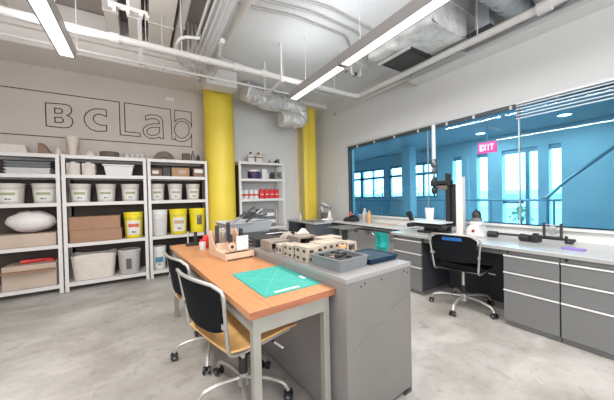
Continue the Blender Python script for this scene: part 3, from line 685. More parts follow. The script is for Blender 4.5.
mb = MB().cyl((-1.42, 5.05, 0.45), (-1.16, 5.12, 0.45), 0.03, 0.02).box((-1.18, 5.07, 0.422), (-1.10, 5.16, 0.462)); item('red_tool', 'red handled tool lying on the brown carton in the leftmost unit', 'tool', mb, red_m)

# ---- second unit: top
item('plaster_cone', 'pale plaster cone on the leftmost shelving unit, close to its right post', 'plaster form', MB().lathe([(0.045, 0), (0.04, 0.03), (0.024, 0.09), (0.012, 0.11)], (-1.015, YI, s)), plaster, smooth=True)
item('plaster_vase', 'tall pale flared plaster vase on top of the second shelving unit', 'plaster form', MB().lathe([(0.05, 0), (0.045, 0.03), (0.055, 0.16), (0.085, 0.30), (0.075, 0.30), (0.04, 0.05)], (-0.86, 5.15, s)), mat('vase_cream', (0.66, 0.58, 0.50), 0.7), smooth=True)
item('plaster_dome', 'low pale plaster dome on top of the second shelving unit', 'plaster form', MB().lathe([(0.075, 0), (0.072, 0.03), (0.05, 0.08), (0.02, 0.10), (0.002, 0.102)], (-0.655, YI, s)), plaster, smooth=True)
item('dark_basket', 'round dark brown basket on top of the second shelving unit', 'basket', MB().lathe([(0.10, 0), (0.12, 0.01), (0.125, 0.085), (0.118, 0.095), (0.112, 0.085), (0.105, 0.02)], (-0.42, YI, s)), mat('wicker', (0.16, 0.12, 0.095), 0.8, var=0.4, vs=40), smooth=True)
for q in range(4):
    item('glass_beaker', ('first', 'second', 'third', 'last')[q]+' from the left of the frosted cups on top of the second shelving unit', 'cup', MB().lathe([(0.022, 0), (0.03, 0.004), (0.042, 0.085), (0.038, 0.085), (0.026, 0.01)], (-0.20+q*0.07, YI, s+0.001)), clear_m, 'cups on top of the second shelving unit', smooth=True)
# upper shelf
for q, x in enumerate((-0.835, -0.665)):
    mb = MB().sheet(24, 10, lambda u, v_: (x+(0.082*math.sin(min(v_*2.2+0.75, 3.0)*1.0)**0.5)*math.copysign(abs(math.cos(u*6.2832))**0.6, math.cos(u*6.2832)), 5.06+0.11*math.copysign(abs(math.sin(u*6.2832))**0.6, math.sin(u*6.2832)), 1.632+0.185*v_), 0.006).frus((x, 5.06), 0.14, 0.18, 0.15, 0.19, 1.632, 1.80); item('cloth_bundle', ('left', 'right')[q]+' one of two pale rounded bundles on the upper shelf of the second unit', 'bundle', mb, bag_m, 'pale bundles on the upper shelf', smooth=True)
t = thing('lidded_storage_box', 'white lidded plastic storage box on the upper shelf of the second unit', 'storage box', (-0.30, 5.08, 1.63))
MB().frus((0, 0), 0.32, 0.26, 0.37, 0.30, 0, 0.145).build('box', white_p, t, bevel=0.008); MB().box((-0.20, -0.165, 0.145), (0.20, 0.165, 0.168)).build('lid', white_p, t, bevel=0.006)
for q, x in enumerate((-0.775, -0.475, -0.165)):
    pail((x, 5.06, 1.238), 0.12, 0.265, ('left', 'middle', 'right')[q]+' one of three white labelled buckets in the second shelving unit', 'white labelled buckets in the second unit')
loose_box((-0.59, 5.10, 0.662), 0.60, 0.36, 0.175, 'lower of two long cardboard boxes on the middle shelf of the second unit', cardb, grp='long cardboard boxes')
loose_box((-0.60, 5.10, 0.838), 0.59, 0.36, 0.19, 'upper of two long cardboard boxes on the middle shelf of the second unit', cardb, grp='long cardboard boxes')
t = pail((-0.135, 5.06, 0.662), 0.13, 0.40, 'yellow bucket with a pale label beside the long cardboard boxes', 'yellow buckets', yellow_b, lab=label_w, lab2=label_r)
t = thing('plastic_bin', 'large off-white rounded bin on the bottom shelf of the second unit', 'bin', (-0.64, 5.10, 0.112))
mb = MB()
def tubf(u, v_):
    a = u*2*math.pi; w_ = 0.235+0.035*v_; d = 0.15+0.03*v_
    return (w_*math.copysign(abs(math.cos(a))**0.45, math.cos(a)), d*math.copysign(abs(math.sin(a))**0.45, math.sin(a)), v_*0.36+0.012*math.sin(3*a)*v_)
mb.sheet(40, 8, tubf, 0.006); mb.frus((0, 0), 0.40, 0.24, 0.44, 0.27, 0.0, 0.05); mb.build('shell', bag_m, t, smooth=True)
MB().frus((0, 0), 0.44, 0.26, 0.49, 0.31, 0.05, 0.31).build('contents', plaster, t, bevel=0.03)
t = pail((-0.205, 5.06, 0.112), 0.15, 0.37, 'grey translucent bucket on the bottom shelf of the second unit', None, clear_m, lab=None)
MB().box((-0.04, -0.151, 0.08), (0.03, -0.143, 0.24)).build('label', ink, t)
# ---- third unit
mb = MB(); mb.tube(arc((0.325, 1.905), 0.135, 0, 180, 18, 'xz', 5.10), 0.028, 10); mb.tube(arc((0.325, 1.905), 0.075, 0, 180, 14, 'xz', 5.12), 0.022, 8)
t = thing('wood_arch', 'dark arched wooden form on top of the shelving unit by the yellow column', 'arch', (0, 0, 0)); mb.build('arch', mat('arch_brown', (0.24, 0.18, 0.13), 0.6, var=0.3), t, smooth=True)
MB().box((0.16, 5.02, 1.905), (0.49, 5.19, 1.915)).build('base', wood_dark, t); 
item('dark_box', 'small dark box on top of the third shelving unit, left of two bottles', 'box', MB().box((0.605, 5.03, s), (0.725, 5.15, s+0.14)), wood_dark, bevel=0.003)
def bottle(x, y, z, r, h, label, m, cap=black_m, grp=None):
    t = thing('bottle', label, 'bottle', (x, y, z), 0, grp)
    MB().lathe([(r*0.95, 0), (r, 0.005), (r, h*0.62), (r*0.85, h*0.72), (r*0.4, h*0.82), (r*0.4, h*0.88)], n=16).build('body', m, t, smooth=True)
    MB().lathe([(r*0.45, h*0.87), (r*0.45, h)], n=12).build('cap', cap, t, smooth=True)
    return t
bottle(0.775, 5.08, s, 0.03, 0.19, 'tall grey bottle on top of the third shelving unit', tray_g)
bottle(0.86, 5.08, s, 0.033, 0.13, 'short dark bottle on top of the third shelving unit', dark_m)
loose_box((0.185, 5.06, 1.63), 0.18, 0.26, 0.125, 'dark red-brown box with a white label on the upper shelf of the third unit', mat('dark_brown_card', (0.17, 0.09, 0.065), 0.7), lab=(0.0, 0.065, 0.09, 0.05, label_w))
loose_box((0.345, 5.10, 1.63), 0.12, 0.26, 0.15, 'black box between two cartons on the upper shelf of the third unit', black_m)
loose_box((0.555, 5.06, 1.63), 0.27, 0.26, 0.15, 'orange-brown carton on the upper shelf of the third unit', mat('orange_card', (0.42, 0.24, 0.13), 0.7, var=0.1), lab=(0.02, 0.08, 0.12, 0.06, cardb2))
loose_box((0.84, 5.06, 1.63), 0.17, 0.26, 0.15, 'small brown carton with a white label nearest the yellow column', mat('brown_card2', (0.26, 0.15, 0.10), 0.7), lab=(0.0, 0.10, 0.14, 0.06, label_w))
for q, x in enumerate((0.20, 0.475, 0.755)):
    pail((x, 5.06, 1.238), 0.11, 0.27, ('left', 'middle', 'right')[q]+' one of three white labelled buckets in the third shelving unit', 'white labelled buckets in the third unit')
pail((0.215, 5.06, 0.662), 0.128, 0.42, 'tall plain white bucket left of two yellow buckets in the third unit', None, mat('bucket_white2', (0.70, 0.69, 0.68), 0.4), lab=mat('faint_label', (0.58, 0.56, 0.56), 0.5), lab2=None)
t = pail((0.51, 5.06, 0.662), 0.137, 0.42, 'yellow bucket with a large pale label on the middle shelf of the third unit', 'yellow buckets', yellow_b, lab=label_w, lab2=mat('label_pink', (0.55, 0.35, 0.25), 0.6))
t = pail((0.82, 5.06, 0.662), 0.135, 0.42, 'yellow bucket with dark print, closest to the wide yellow column', 'yellow buckets', yellow_b, lab=yellow_b, lab2=None)
MB().box((-0.03, -0.131, 0.14), (0.05, -0.127, 0.30)).build('label_print', ink, t)
t = pail((0.205, 5.03, 0.112), 0.10, 0.37, 'white bucket with a blue label on the bottom shelf of the third unit', None, mat('bucket_white3', (0.72, 0.72, 0.71), 0.4), lab=label_w, lab2=label_b)
MB().box((-0.06, -0.101, 0.12), (0.05, -0.093, 0.2)).build('label_print', label_b, t)
item('dark_crate', 'long dark crate lying on the bottom shelf of the third unit', 'crate', MB().tray((0.64, 5.12), 0.54, 0.34, 0.56, 0.36, 0.112, 0.40), ped_dark)

# ---- unit between the columns
s2 = 1.94; g2 = 'jugs on top of the shelving between the columns'
def jug(x, lab, m):
    t = thing('jug', lab, 'jug', (x, 5.08, s2), 0, g2); t.scale = (1.1, 1.1, 1.15)
    MB().frus((0, 0), 0.12, 0.10, 0.125, 0.105, 0, 0.115).frus((0, 0), 0.125, 0.105, 0.05, 0.05, 0.115, 0.155).build('body', m, t, bevel=0.012)
    MB().cyl((0, 0, 0.155), (0, 0, 0.185), 0.022).build('cap', black_m, t); MB().box((-0.063, -0.0545, 0.085), (0.063, -0.0525, 0.098)).build('band', black_m, t)
jug(1.845, 'squat white jug with black cap on top of the shelving between the columns', white_p)
jug(2.01, 'cream jug with black cap on top of the shelving between the columns', mat('cream_plastic', (0.68, 0.60, 0.50), 0.4))
mb = MB()
for z in (0.01, 0.20): mb.tube([(0.045*math.cos(R(a)), 0.045*math.sin(R(a)), z) for a in range(0, 360, 30)], 0.004, 5, True)
for a in range(0, 360, 60): mb.cyl((0.045*math.cos(R(a)), 0.045*math.sin(R(a)), 0.01), (0.045*math.cos(R(a)), 0.045*math.sin(R(a)), 0.20), 0.0035, n=5)
o = item('wire_stand', 'white wire stand on top of the shelving between the columns', 'wire stand', mb, white_m); o.location = (2.14, 5.08, s2-0.006)
bottle(2.24, 5.06, s2, 0.03, 0.07, 'tiny dark pot on top of the shelving between the columns', tray_g)
mb = MB().lathe([(0.035, 0), (0.045, 0.04), (0.03, 0.06)], (2.38, 5.06, s2)).cyl((2.38, 5.06, s2+0.05), (2.42, 5.06, s2+0.09), 0.02).box((2.40, 5.04, s2), (2.46, 5.08, s2+0.05)).cyl((2.44, 5.06, s2+0.04), (2.46, 5.06, s2+0.10), 0.012)
item('clamp_lamp', 'small black and white clamp on the right end of the shelving between the columns', 'clamp', mb, black_m)
loose_box((1.66, 5.06, 1.615), 0.14, 0.22, 0.17, 'small dark box at the left end below the jugs', tray_g)
t = thing('round_tub', 'wide dark purple tub with white lid below the jugs', 'tub', (1.89, 5.05, 1.615)); t.scale = (1.1, 1.1, 1.1); MB().lathe([(0.10, 0), (0.12, 0.13)], n=24).build('body', purple_m, t, smooth=True); MB().lathe([(0.126, 0.13), (0.126, 0.155), (0.11, 0.16)], n=24).build('lid', white_p, t, smooth=True)
loose_box((2.085, 5.06, 1.615), 0.10, 0.18, 0.20, 'white carton right of the purple tub', white_p)
bottle(2.19, 5.06, 1.615, 0.032, 0.17, 'slim white bottle right of the white carton', white_p, white_p)
bottle(2.27, 5.06, 1.615, 0.028, 0.15, 'slim black bottle next to a slim white bottle', black_m)
loose_box((2.39, 5.06, 1.615), 0.15, 0.20, 0.15, 'grey box with dark print at the right end below the jugs', tray_g, lab=(0, 0.08, 0.07, 0.07, ink))
gc = 'white cans on the shelf with the red jars'
for q, x in enumerate((1.62, 1.72, 1.83, 1.93)):
    t = thing('paint_can', ('first', 'second', 'third', 'fourth')[q]+' from the left of the white and red cans beside the red jars', 'can', (x, 5.05, 1.225), 0, gc); t.scale = (1.08, 1.08, 1.15)
    MB().lathe([(0.045, 0), (0.045, 0.15), (0.041, 0.155)], n=18).build('body', white_p, t, smooth=True); MB().lathe([(0.0458, 0.05), (0.0458, 0.085)], n=18).build('label', label_r, t, smooth=True)
for q in range(4):
    t = thing('red_jar', ('first', 'second', 'third', 'last')[q]+' from the left of the red jars on the shelving between the columns', 'jar', (2.035+q*0.108, 5.05, 1.225), 0, 'red jars in a row')
    MB().box((-0.049, -0.06, 0), (0.049, 0.06, 0.17)).build('body', red_m, t, bevel=0.012); MB().cyl((0, 0, 0.17), (0, 0, 0.195), 0.032).build('cap', red_m, t); MB().box((-0.03, -0.0615, 0.075), (0.035, -0.0595, 0.09)).build('label', white_p, t)
for q in range(5): item('paper_stack', ('lowest', 'second', 'third', 'fourth', 'topmost')[q]+' bundle in the paper pile on the shelving between the columns', 'paper', MB().box((1.95+0.01*q, 4.95, 0.66+q*0.07), (2.30-0.01*q, 5.25, 0.66+q*0.07+0.066)), paper if q % 2 else tray_g, 'paper pile between the columns', bevel=0.003)
loose_box((1.72, 5.1, 0.66), 0.3, 0.3, 0.3, 'dark carton left of the paper pile between the columns', ped_dark)
for z, w_, lab in ((0.44, 0.8, 'flat pale boards on the second lowest shelf between the columns'), (0.1, 0.7, 'pale carton on the lowest shelf between the columns')):
    item('board_stack', lab, 'boards', MB().box((1.6, 4.95, z), (1.6+w_, 5.2, z+0.1)), paper, bevel=0.003)

# ================================================================== ISLAND (turned 4 degrees)
TH = R(4.0); ux, uy = math.cos(TH), math.sin(TH)
OX, OY = 0.868, 1.045
def I(u, v_, z=0.0): return (OX+u*ux-v_*uy, OY+u*uy+v_*ux, z)
def steel_cabinet(v0, v1, label, scuffs=False):
    t = thing('steel_cabinet', label, 'cabinet', I(0.28, (v0+v1)/2), TH, 'steel cabinets of the island')
    L = (v1-v0)/2
    MB().box((-0.28, -L, 0.03), (0.28, L, 0.795)).build('body', cab_m, t, bevel=0.003)
    MB().box((-0.2815, -L+0.002, 0.03), (-0.2801, L-0.002, 0.795)).build('side_panel', cab_side, t)
    MB().box((-0.26, -L+0.02, 0), (0.26, L-0.02, 0.03)).build('plinth', ped_dark, t)
    MB().box((-0.283, -L-0.003, 0.795), (0.283, L+0.0, 0.822)).build('top', cab_top, t, bevel=0.003)
    if scuffs:
        for (x0, z0, x1, z1, w_) in ((-0.24, 0.43, -0.10, 0.50, 0.002), (-0.08, 0.51, 0.02, 0.52, 0.0015), (0.08, 0.575, 0.24, 0.62, 0.002), (-0.25, 0.09, -0.18, 0.12, 0.004), (0.0, 0.22, 0.08, 0.26, 0.0015)):
            d = Vector((x1-x0, 0, z1-z0)).normalized(); n_ = Vector((-d.z, 0, d.x))*w_
            MB().prism([(x0+n_.x, z0+n_.z), (x1, z1), (x0-n_.x, z0-n_.z)], -L-0.0008, -L+0.002, 'y').build('scratch', scuff, t)
        for x in (-0.17, -0.14, 0.0, 0.21, 0.25): MB().cyl((x, -L-0.001, 0.765+0.01*math.sin(x*40)), (x, -L+0.003, 0.765+0.01*math.sin(x*40)), 0.006, n=8).build('screw_hole', hole_m, t)
        MB().prism([(0.20, 0.0), (0.272, 0.0), (0.272, 0.035), (0.24, 0.022)], -L-0.001, -L+0.01, 'y').build('worn_corner', ped_dark, t)
steel_cabinet(0.0, 1.05, 'near grey steel cabinet of the island, its scratched end facing the view', True)
steel_cabinet(1.058, 2.15, 'far grey steel cabinet of the island, behind the scratched one')
ZI = 0.8225
# work table
tt = thing('work_table', 'long wooden-topped work table with grey steel legs beside the island', 'table', I(-0.248, 1.12), TH)
TZ = 0.757
MB().box((-0.242, -1.04, TZ-0.034), (0.242, 1.05, TZ)).build('table_top', oak, tt, bevel=0.003)
MB().box((-0.241, -1.042, TZ-0.034), (0.241, -1.0395, TZ-0.001)).build('end_edge', oak_edge, tt)
MB().box((-0.215, -1.02, TZ-0.115), (0.215, -1.0, TZ-0.034)).box((-0.215, -1.0, TZ-0.115), (-0.195, 1.0, TZ-0.034)).box((0.195, -1.0, TZ-0.115), (0.215, 1.0, TZ-0.034)).box((-0.215, 1.0, TZ-0.115), (0.215, 1.02, TZ-0.034)).build('apron', table_metal, tt, bevel=0.002)
for x, y in ((-0.2, -1.0), (0.2, -1.0), (-0.2, 1.0), (0.2, 1.0)):
    MB().box((x-0.019, y-0.019, 0), (x+0.019, y+0.019, TZ-0.034)).build('leg', table_metal, tt, bevel=0.003)
TZ += 0.0005
# cutting mat
cm = thing('cutting_mat', 'teal green gridded cutting mat lying on the wooden table', 'cutting mat', I(-0.180, 0.435, TZ), TH+R(-1.5))
MB().box((-0.175, -0.245, 0), (0.175, 0.245, 0.003)).build('mat', teal, cm, bevel=0.001)
mb = MB()
for q in range(-6, 7): mb.box((q*0.026-0.0004, -0.232, 0.003), (q*0.026+0.0004, 0.232, 0.0033))
for q in range(-8, 9): mb.box((-0.162, q*0.028-0.0004, 0.003), (0.162, q*0.028+0.0004, 0.0033))
mb.build('grid_line', mat_line, cm)
for p, q in (((-0.15, -0.2), (0.14, 0.2)), ((0.14, -0.2), (-0.15, 0.12)), ((-0.15, 0.0), (0.05, 0.22))):
    d = (Vector(q)-Vector(p)).normalized()*0.0008; MB().prism([(p[0]-d.y, p[1]+d.x), (q[0]-d.y, q[1]+d.x), (q[0]+d.y, q[1]-d.x), (p[0]+d.y, p[1]-d.x)], 0.003, 0.0035).build('angle_line', mat_line, cm)
MB().box((-0.105, -0.225, 0.003), (0.045, -0.205, 0.0037)).build('printed_panel', white_p, cm); MB().box((0.135, -0.12, 0.003), (0.158, -0.06, 0.0037)).build('printed_panel', white_p, cm)
# wooden tool holder
th = thing('tool_holder', 'birch plywood tool holder with a stepped front standing on the table', 'tool holder', I(-0.145, 1.26, TZ), TH+R(3))
prof = [(-0.20, 0), (0.19, 0), (0.19, 0.21), (0.15, 0.21), (0.08, 0.11), (0.0, 0.06), (-0.06, 0.055), (-0.20, 0.055)]
MB().prism(prof, -0.125, -0.117, 'x').build('side_panel', birch, th, bevel=0.001)
MB().prism(prof, 0.108, 0.116, 'x').build('side_panel', birch, th, bevel=0.001)
MB().box((-0.117, -0.20, 0.012), (0.108, -0.192, 0.055)).build('front_panel', birch, th)
MB().box((-0.117, 0.18, 0.0), (0.108, 0.188, 0.2)).build('back_panel', birch, th)
MB().box((-0.117, -0.10, 0.045), (0.108, 0.18, 0.055)).box((-0.117, 0.02, 0.055), (0.108, 0.028, 0.11)).build('tool_shelf', birch, th)
MB().box((-0.117, -0.192, 0.0), (0.108, 0.18, 0.008)).build('bottom_panel', wood_dark, th)
MB().box((-0.112, -0.204, 0.0), (0.104, -0.2005, 0.012)).build('gap_shade', wood_dark, th)  # dark strip standing for the shaded gap under the front panel
gt = 'knives standing in the plywood holder'
def hp(x, y, z): 
    a = TH+R(3); o_ = I(-0.145, 1.26, TZ); return (o_[0]+x*math.cos(a)-y*math.sin(a), o_[1]+x*math.sin(a)+y*math.cos(a), o_[2]+z)
for q, (x, y, z0, h, lab) in enumerate(((-0.085, 0.09, 0.0555, 0.20, 'black-handled knife at the left of the plywood holder'), (0.02, 0.1, 0.0555, 0.22, 'tall black-handled knife in the middle of the plywood holder'), (-0.02, -0.04, 0.0555, 0.13, 'short black-handled knife in front in the plywood holder'), (0.085, -0.02, 0.0555, 0.17, 'black-handled knife behind the white card in the holder'))):
    t = thing('utility_knife', lab, 'knife', hp(x, y, z0), TH, gt)
    MB().box((-0.013, -0.018, h*0.25), (0.013, 0.018, h)).build('handle', black_m, t, bevel=0.004); MB().box((-0.001, -0.008, 0), (0.001, 0.008, h*0.26)).build('blade', chrome, t)
for q, (x, lab) in enumerate(((-0.06, 'left'), (0.0, 'middle'), (0.05, 'right'))):
    t = thing('steel_scissors', lab+' pair of steel scissors upright in the plywood holder', 'scissors', hp(x, 0.145, 0.0555), TH, 'scissors in the plywood holder')
    MB().box((-0.018, -0.002, 0), (0.018, 0.002, 0.13)).build('blade', chrome, t)
    for s_ in (-1, 1): MB().tube([(s_*0.014+0.012*math.cos(R(a)), 0, 0.145+0.016*math.sin(R(a))) for a in range(0, 360, 30)], 0.004, 6, True).build('handle', chrome, t)
t = thing('swatch_card', 'white card with a faint drawing leaning in the front of the plywood holder', 'card', hp(0.060, -0.10, 0.0555), TH+R(10))
MB().box((-0.055, -0.005, 0.0), (0.055, 0.005, 0.115)).build('card', paper, t, bevel=0.001)
MB().tube([(-0.02, -0.0062, 0.06), (-0.005, -0.0062, 0.085), (0.015, -0.0062, 0.06), (0.03, -0.0062, 0.035), (0.0, -0.0062, 0.04)], 0.0012, 4).build('drawing', tray_g, t)
t = thing('tape_roll', 'small pale tape roll with a dark core in the plywood holder', 'tape roll', hp(-0.035, -0.10, 0.0555), TH)
MB().cyl((0, -0.012, 0.034), (0, 0.012, 0.034), 0.034, n=20).build('tape', birch, t); MB().cyl((0, -0.013, 0.034), (0, 0.013, 0.034), 0.014, n=14).build('core', hole_m, t)
t = thing('squeeze_bottle', 'red bottle with a dark nozzle behind the plywood holder on the table', 'bottle', I(-0.215, 1.80, TZ))
MB().lathe([(0.028, 0), (0.03, 0.005), (0.03, 0.10), (0.018, 0.125)], n=18).build('body', red_m, t, smooth=True)
MB().lathe([(0.012, 0.12), (0.011, 0.16), (0.004, 0.175)], n=12).build('nozzle', black_m, t, smooth=True)
t = thing('jam_jar', 'small clear jar beside the red bottle on the table', 'jar', I(-0.27, 1.70, TZ)); MB().lathe([(0.028, 0), (0.03, 0.07), (0.022, 0.08)], n=16).build('body', clear_m, t, smooth=True); MB().lathe([(0.025, 0.08), (0.025, 0.095)], n=16).build('lid', red_m, t, smooth=True)
t = thing('desk_clamp', 'black clamp with silver screw at the far left of the wooden table', 'clamp', I(-0.30, 2.0, TZ)); MB().box((-0.06, -0.03, 0), (0.06, 0.03, 0.03)).box((0.02, -0.02, 0.03), (0.05, 0.02, 0.14)).build('body', black_m, t, bevel=0.004); MB().cyl((-0.04, 0, 0.03), (-0.04, 0, 0.15), 0.008).build('screw', chrome, t)

# island: things on the steel cabinets
tr = thing('parts_tray', 'grey metal tray full of dark parts at the near end of the island', 'tray', I(0.160, 0.225, ZI), TH+R(2))
MB().tray((0, 0), 0.22, 0.24, 0.235, 0.255, 0, 0.062, t=0.008, lip=0.004).build('tray', tray_g, tr)
MB().box((-0.108, -0.118, 0.045), (0.108, 0.118, 0.0595)).build('contents', black_m, tr)
for q in range(14): 
    x, y = random.uniform(-0.09, 0.08), random.uniform(-0.10, 0.08); MB().box((x, y, 0.0601), (x+random.uniform(0.01, 0.03), y+random.uniform(0.01, 0.04), 0.0601+random.uniform(0.004, 0.014))).build('small_part', black_m if q % 4 else clay_d, tr)
item('metal_bracket', 'small bright metal piece resting on the right rim of the grey tray', 'metal piece', MB().box((I(0.255, 0.31)[0], I(0.255, 0.31)[1], ZI+0.078), (I(0.255, 0.31)[0]+0.05, I(0.255, 0.31)[1]+0.03, ZI+0.095)), amber)
bn = thing('blue_bin', 'low dark blue bin beside the grey tray on the near end of the island', 'bin', I(0.432, 0.215, ZI), TH+R(-2))
MB().tray((0, 0), 0.24, 0.23, 0.25, 0.24, 0, 0.028, t=0.004, lip=0.006).build('bin', bin_b, bn)
MB().box((-0.115, -0.11, 0.015), (0.115, 0.11, 0.031)).build('contents', mat('navy_cloth', (0.012, 0.03, 0.055), 0.8, bump=0.6, bs=25), bn)
# perforated clay blocks and open frames
gb = 'perforated clay blocks on the island'
def block(u, v_, w_, d, h, label, m=clay, z=ZI, rz=0.0, cols=3, rows=2):
    t = thing('clay_block', label, 'clay block', I(u, v_, z), TH+rz, gb)
    MB().box((-w_/2, -d/2, 0), (w_/2, d/2, h)).build('block', m, t, bevel=0.003)
    for face in ('l', 'n'):
        n_ = cols if face == 'n' else max(2, int(cols*d/w_))
        L = w_ if face == 'n' else d
        for a in range(n_):
            for b in range(rows):
                c = -L/2+L*(a+0.5)/n_; z0 = h*(b+0.28)/rows; hw = L/n_*0.22; z1 = z0+h/rows*0.34
                if face == 'n': MB().box((c-hw, -d/2-0.001, z0), (c+hw, -d/2+0.004, z1)).build('hole', hole_m, t)
                else: MB().box((-w_/2-0.001, c-hw, z0), (-w_/2+0.004, c+hw, z1)).build('hole', hole_m, t)
    return t
def frame(u, v_, w_, d, h, label, m=clay, z=ZI, rz=0.0):
    t = thing('open_clay_box', label, 'clay frame', I(u, v_, z), TH+rz, 'open clay frames on the island')
    th_ = 0.018
    MB().box((-w_/2, -d/2, 0), (w_/2, d/2, th_)).box((-w_/2, -d/2, h-th_), (w_/2, d/2, h)).box((-w_/2, -d/2, th_), (-w_/2+th_, d/2, h-th_)).box((w_/2-th_, -d/2, th_), (w_/2, d/2, h-th_)).build('shell', m, t, bevel=0.002)
    MB().box((-w_/2+th_, d/2-0.012, th_), (w_/2-th_, d/2-0.004, h-th_)).build('back', hole_m, t)
    return t
block(0.105, 0.455, 0.14, 0.14, 0.10, 'pale perforated clay block just behind the grey tray', cols=2)
block(0.085, 0.62, 0.10, 0.12, 0.09, 'perforated clay block second behind the grey tray', cols=2)
block(0.085, 0.75, 0.10, 0.09, 0.075, 'small clay block with round openings, third behind the grey tray', cols=2, rows=1)
block(0.30, 0.50, 0.22, 0.15, 0.10, 'wide pale clay block behind the blue bin', cols=4)
frame(0.10, 0.93, 0.17, 0.17, 0.08, 'open brown clay frame at the left edge of the island', clay_d)
frame(0.44, 0.66, 0.19, 0.13, 0.10, 'open pale clay frame at the right of the clay pieces, behind the wide block')
frame(0.33, 0.86, 0.18, 0.15, 0.10, 'open brown clay frame in the middle of the clay pieces', clay_d)
frame(0.47, 0.47, 0.10, 0.10, 0.08, 'small open clay frame right of the wide pale block')
block(0.20, 0.70, 0.09, 0.10, 0.06, 'dark perforated clay block between the frames', clay_d, cols=2)
mb = MB()
for q in range(9):
    a = q*40; mb.tube([(0.05*math.cos(R(a)), 0.05*math.sin(R(a)), 0.01), (0.06*math.cos(R(a+25)), 0.06*math.sin(R(a+25)), 0.06), (0.02*math.cos(R(a+80)), 0.03*math.sin(R(a+80)), 0.10)], 0.013, 7)
mb.ball((0, 0, 0.035), 0.055, (1, 1, 0.6), 12)
o = item('clay_sculpture', 'knotted pale clay sculpture rising behind the clay frames', 'sculpture', mb, clay, smooth=True); o.location = I(0.30, 1.06, ZI+0.003)
t = thing('folded_paper_form', 'crumpled pale paper form leaning behind the clay pieces', 'paper form', I(0.46, 1.06, ZI), TH)
MB().prism([(-0.08, 0), (0.09, 0), (0.07, 0.08), (0.02, 0.13), (-0.03, 0.09), (-0.06, 0.10)], -0.03, 0.03, 'y').build('sheet', mat('pale_form', (0.62, 0.55, 0.49), 0.8, bump=0.6, bs=15), t, bevel=0.006)
# black drawers / organiser
for q, (v_, lab) in enumerate(((1.20, 'near'), (1.42, 'far'))):
    t = thing('black_organiser', lab+' black drawer organiser with silver pulls on the island left edge', 'organiser', I(0.12, v_, ZI), TH, 'black organisers on the island')
    MB().box((-0.11, -0.10, 0), (0.11, 0.10, 0.075)).build('body', black_m, t, bevel=0.004)
    for z in (0.006, 0.040):
        MB().box((-0.113, -0.09, z), (-0.109, 0.09, z+0.03)).build('drawer', dark_m, t); MB().box((-0.118, -0.04, z+0.014), (-0.113, 0.04, z+0.02)).build('pull', chrome, t)
for q, (u, v_, lab) in enumerate(((0.41, 1.27, 'wide black crate'), (0.41, 1.465, 'black crate behind the wide one'))):
    t = thing('black_crate', lab+' on the right half of the island', 'crate', I(u, v_, ZI), TH, 'black crates on the island')
    MB().tray((0, 0), 0.26, 0.15, 0.28, 0.16, 0, 0.055).build('shell', black_m, t); MB().box((-0.12, -0.07, 0.02), (0.12, 0.07, 0.045)).build('contents', paper if q else dark_m, t)
# grey mixing tub with tools
tb = thing('mixing_tub', 'large pale grey flared tub heaped with tools at the far end of the island', 'tub', I(0.20, 1.80, ZI), TH)
MB().tray((0, 0), 0.40, 0.28, 0.50, 0.40, 0, 0.165, t=0.006, lip=0.018).build('tub', tub_g, tb)
MB().frus((0, 0), 0.42, 0.32, 0.47, 0.36, 0.05, 0.14).build('fill', tray_g, tb)
def tbp(x, y, z): return Vector(I(0.20+x, 1.80+y, ZI+z))
gh = 'hand tools heaped in the grey tub'
tools = ((-0.20, -0.05, 0.185, 0.26, 14, 22, 'long grey file across the left of the tub', chrome), (-0.10, 0.02, 0.19, 0.30, 10, 30, 'long steel rasp sloping up from the tub', chrome), (0.0, -0.06, 0.19, 0.28, 20, 26, 'black-handled saw sloping up at the right of the tub', dark_m),
         (0.06, 0.08, 0.19, 0.26, -5, 14, 'grey trowel across the back of the tub', tray_g), (-0.17, 0.1, 0.19, 0.3, 4, 12, 'flat steel scraper lying at the back of the tub', chrome), (-0.05, -0.12, 0.185, 0.22, -14, 6, 'short chisel at the front rim of the tub', dark_m), (0.09, -0.10, 0.185, 0.2, 30, 10, 'pale spatula at the front right of the tub', white_p))
for (x, y, z, L, rz, ry, lab, m) in tools:
    t = thing('hand_tool', lab, 'hand tool', tbp(x, y, z-0.025), TH+R(rz), gh); t.rotation_euler = (0, -R(ry), TH+R(rz))
    MB().box((0, -0.018, -0.003), (L*0.62, 0.018, 0.003)).build('blade', m, t); MB().tube([(L*0.60, 0, 0), (L*0.8, 0, 0.004), (L, 0, 0)], 0.014, 8).build('handle', black_m if m != dark_m else tray_g, t, smooth=True)

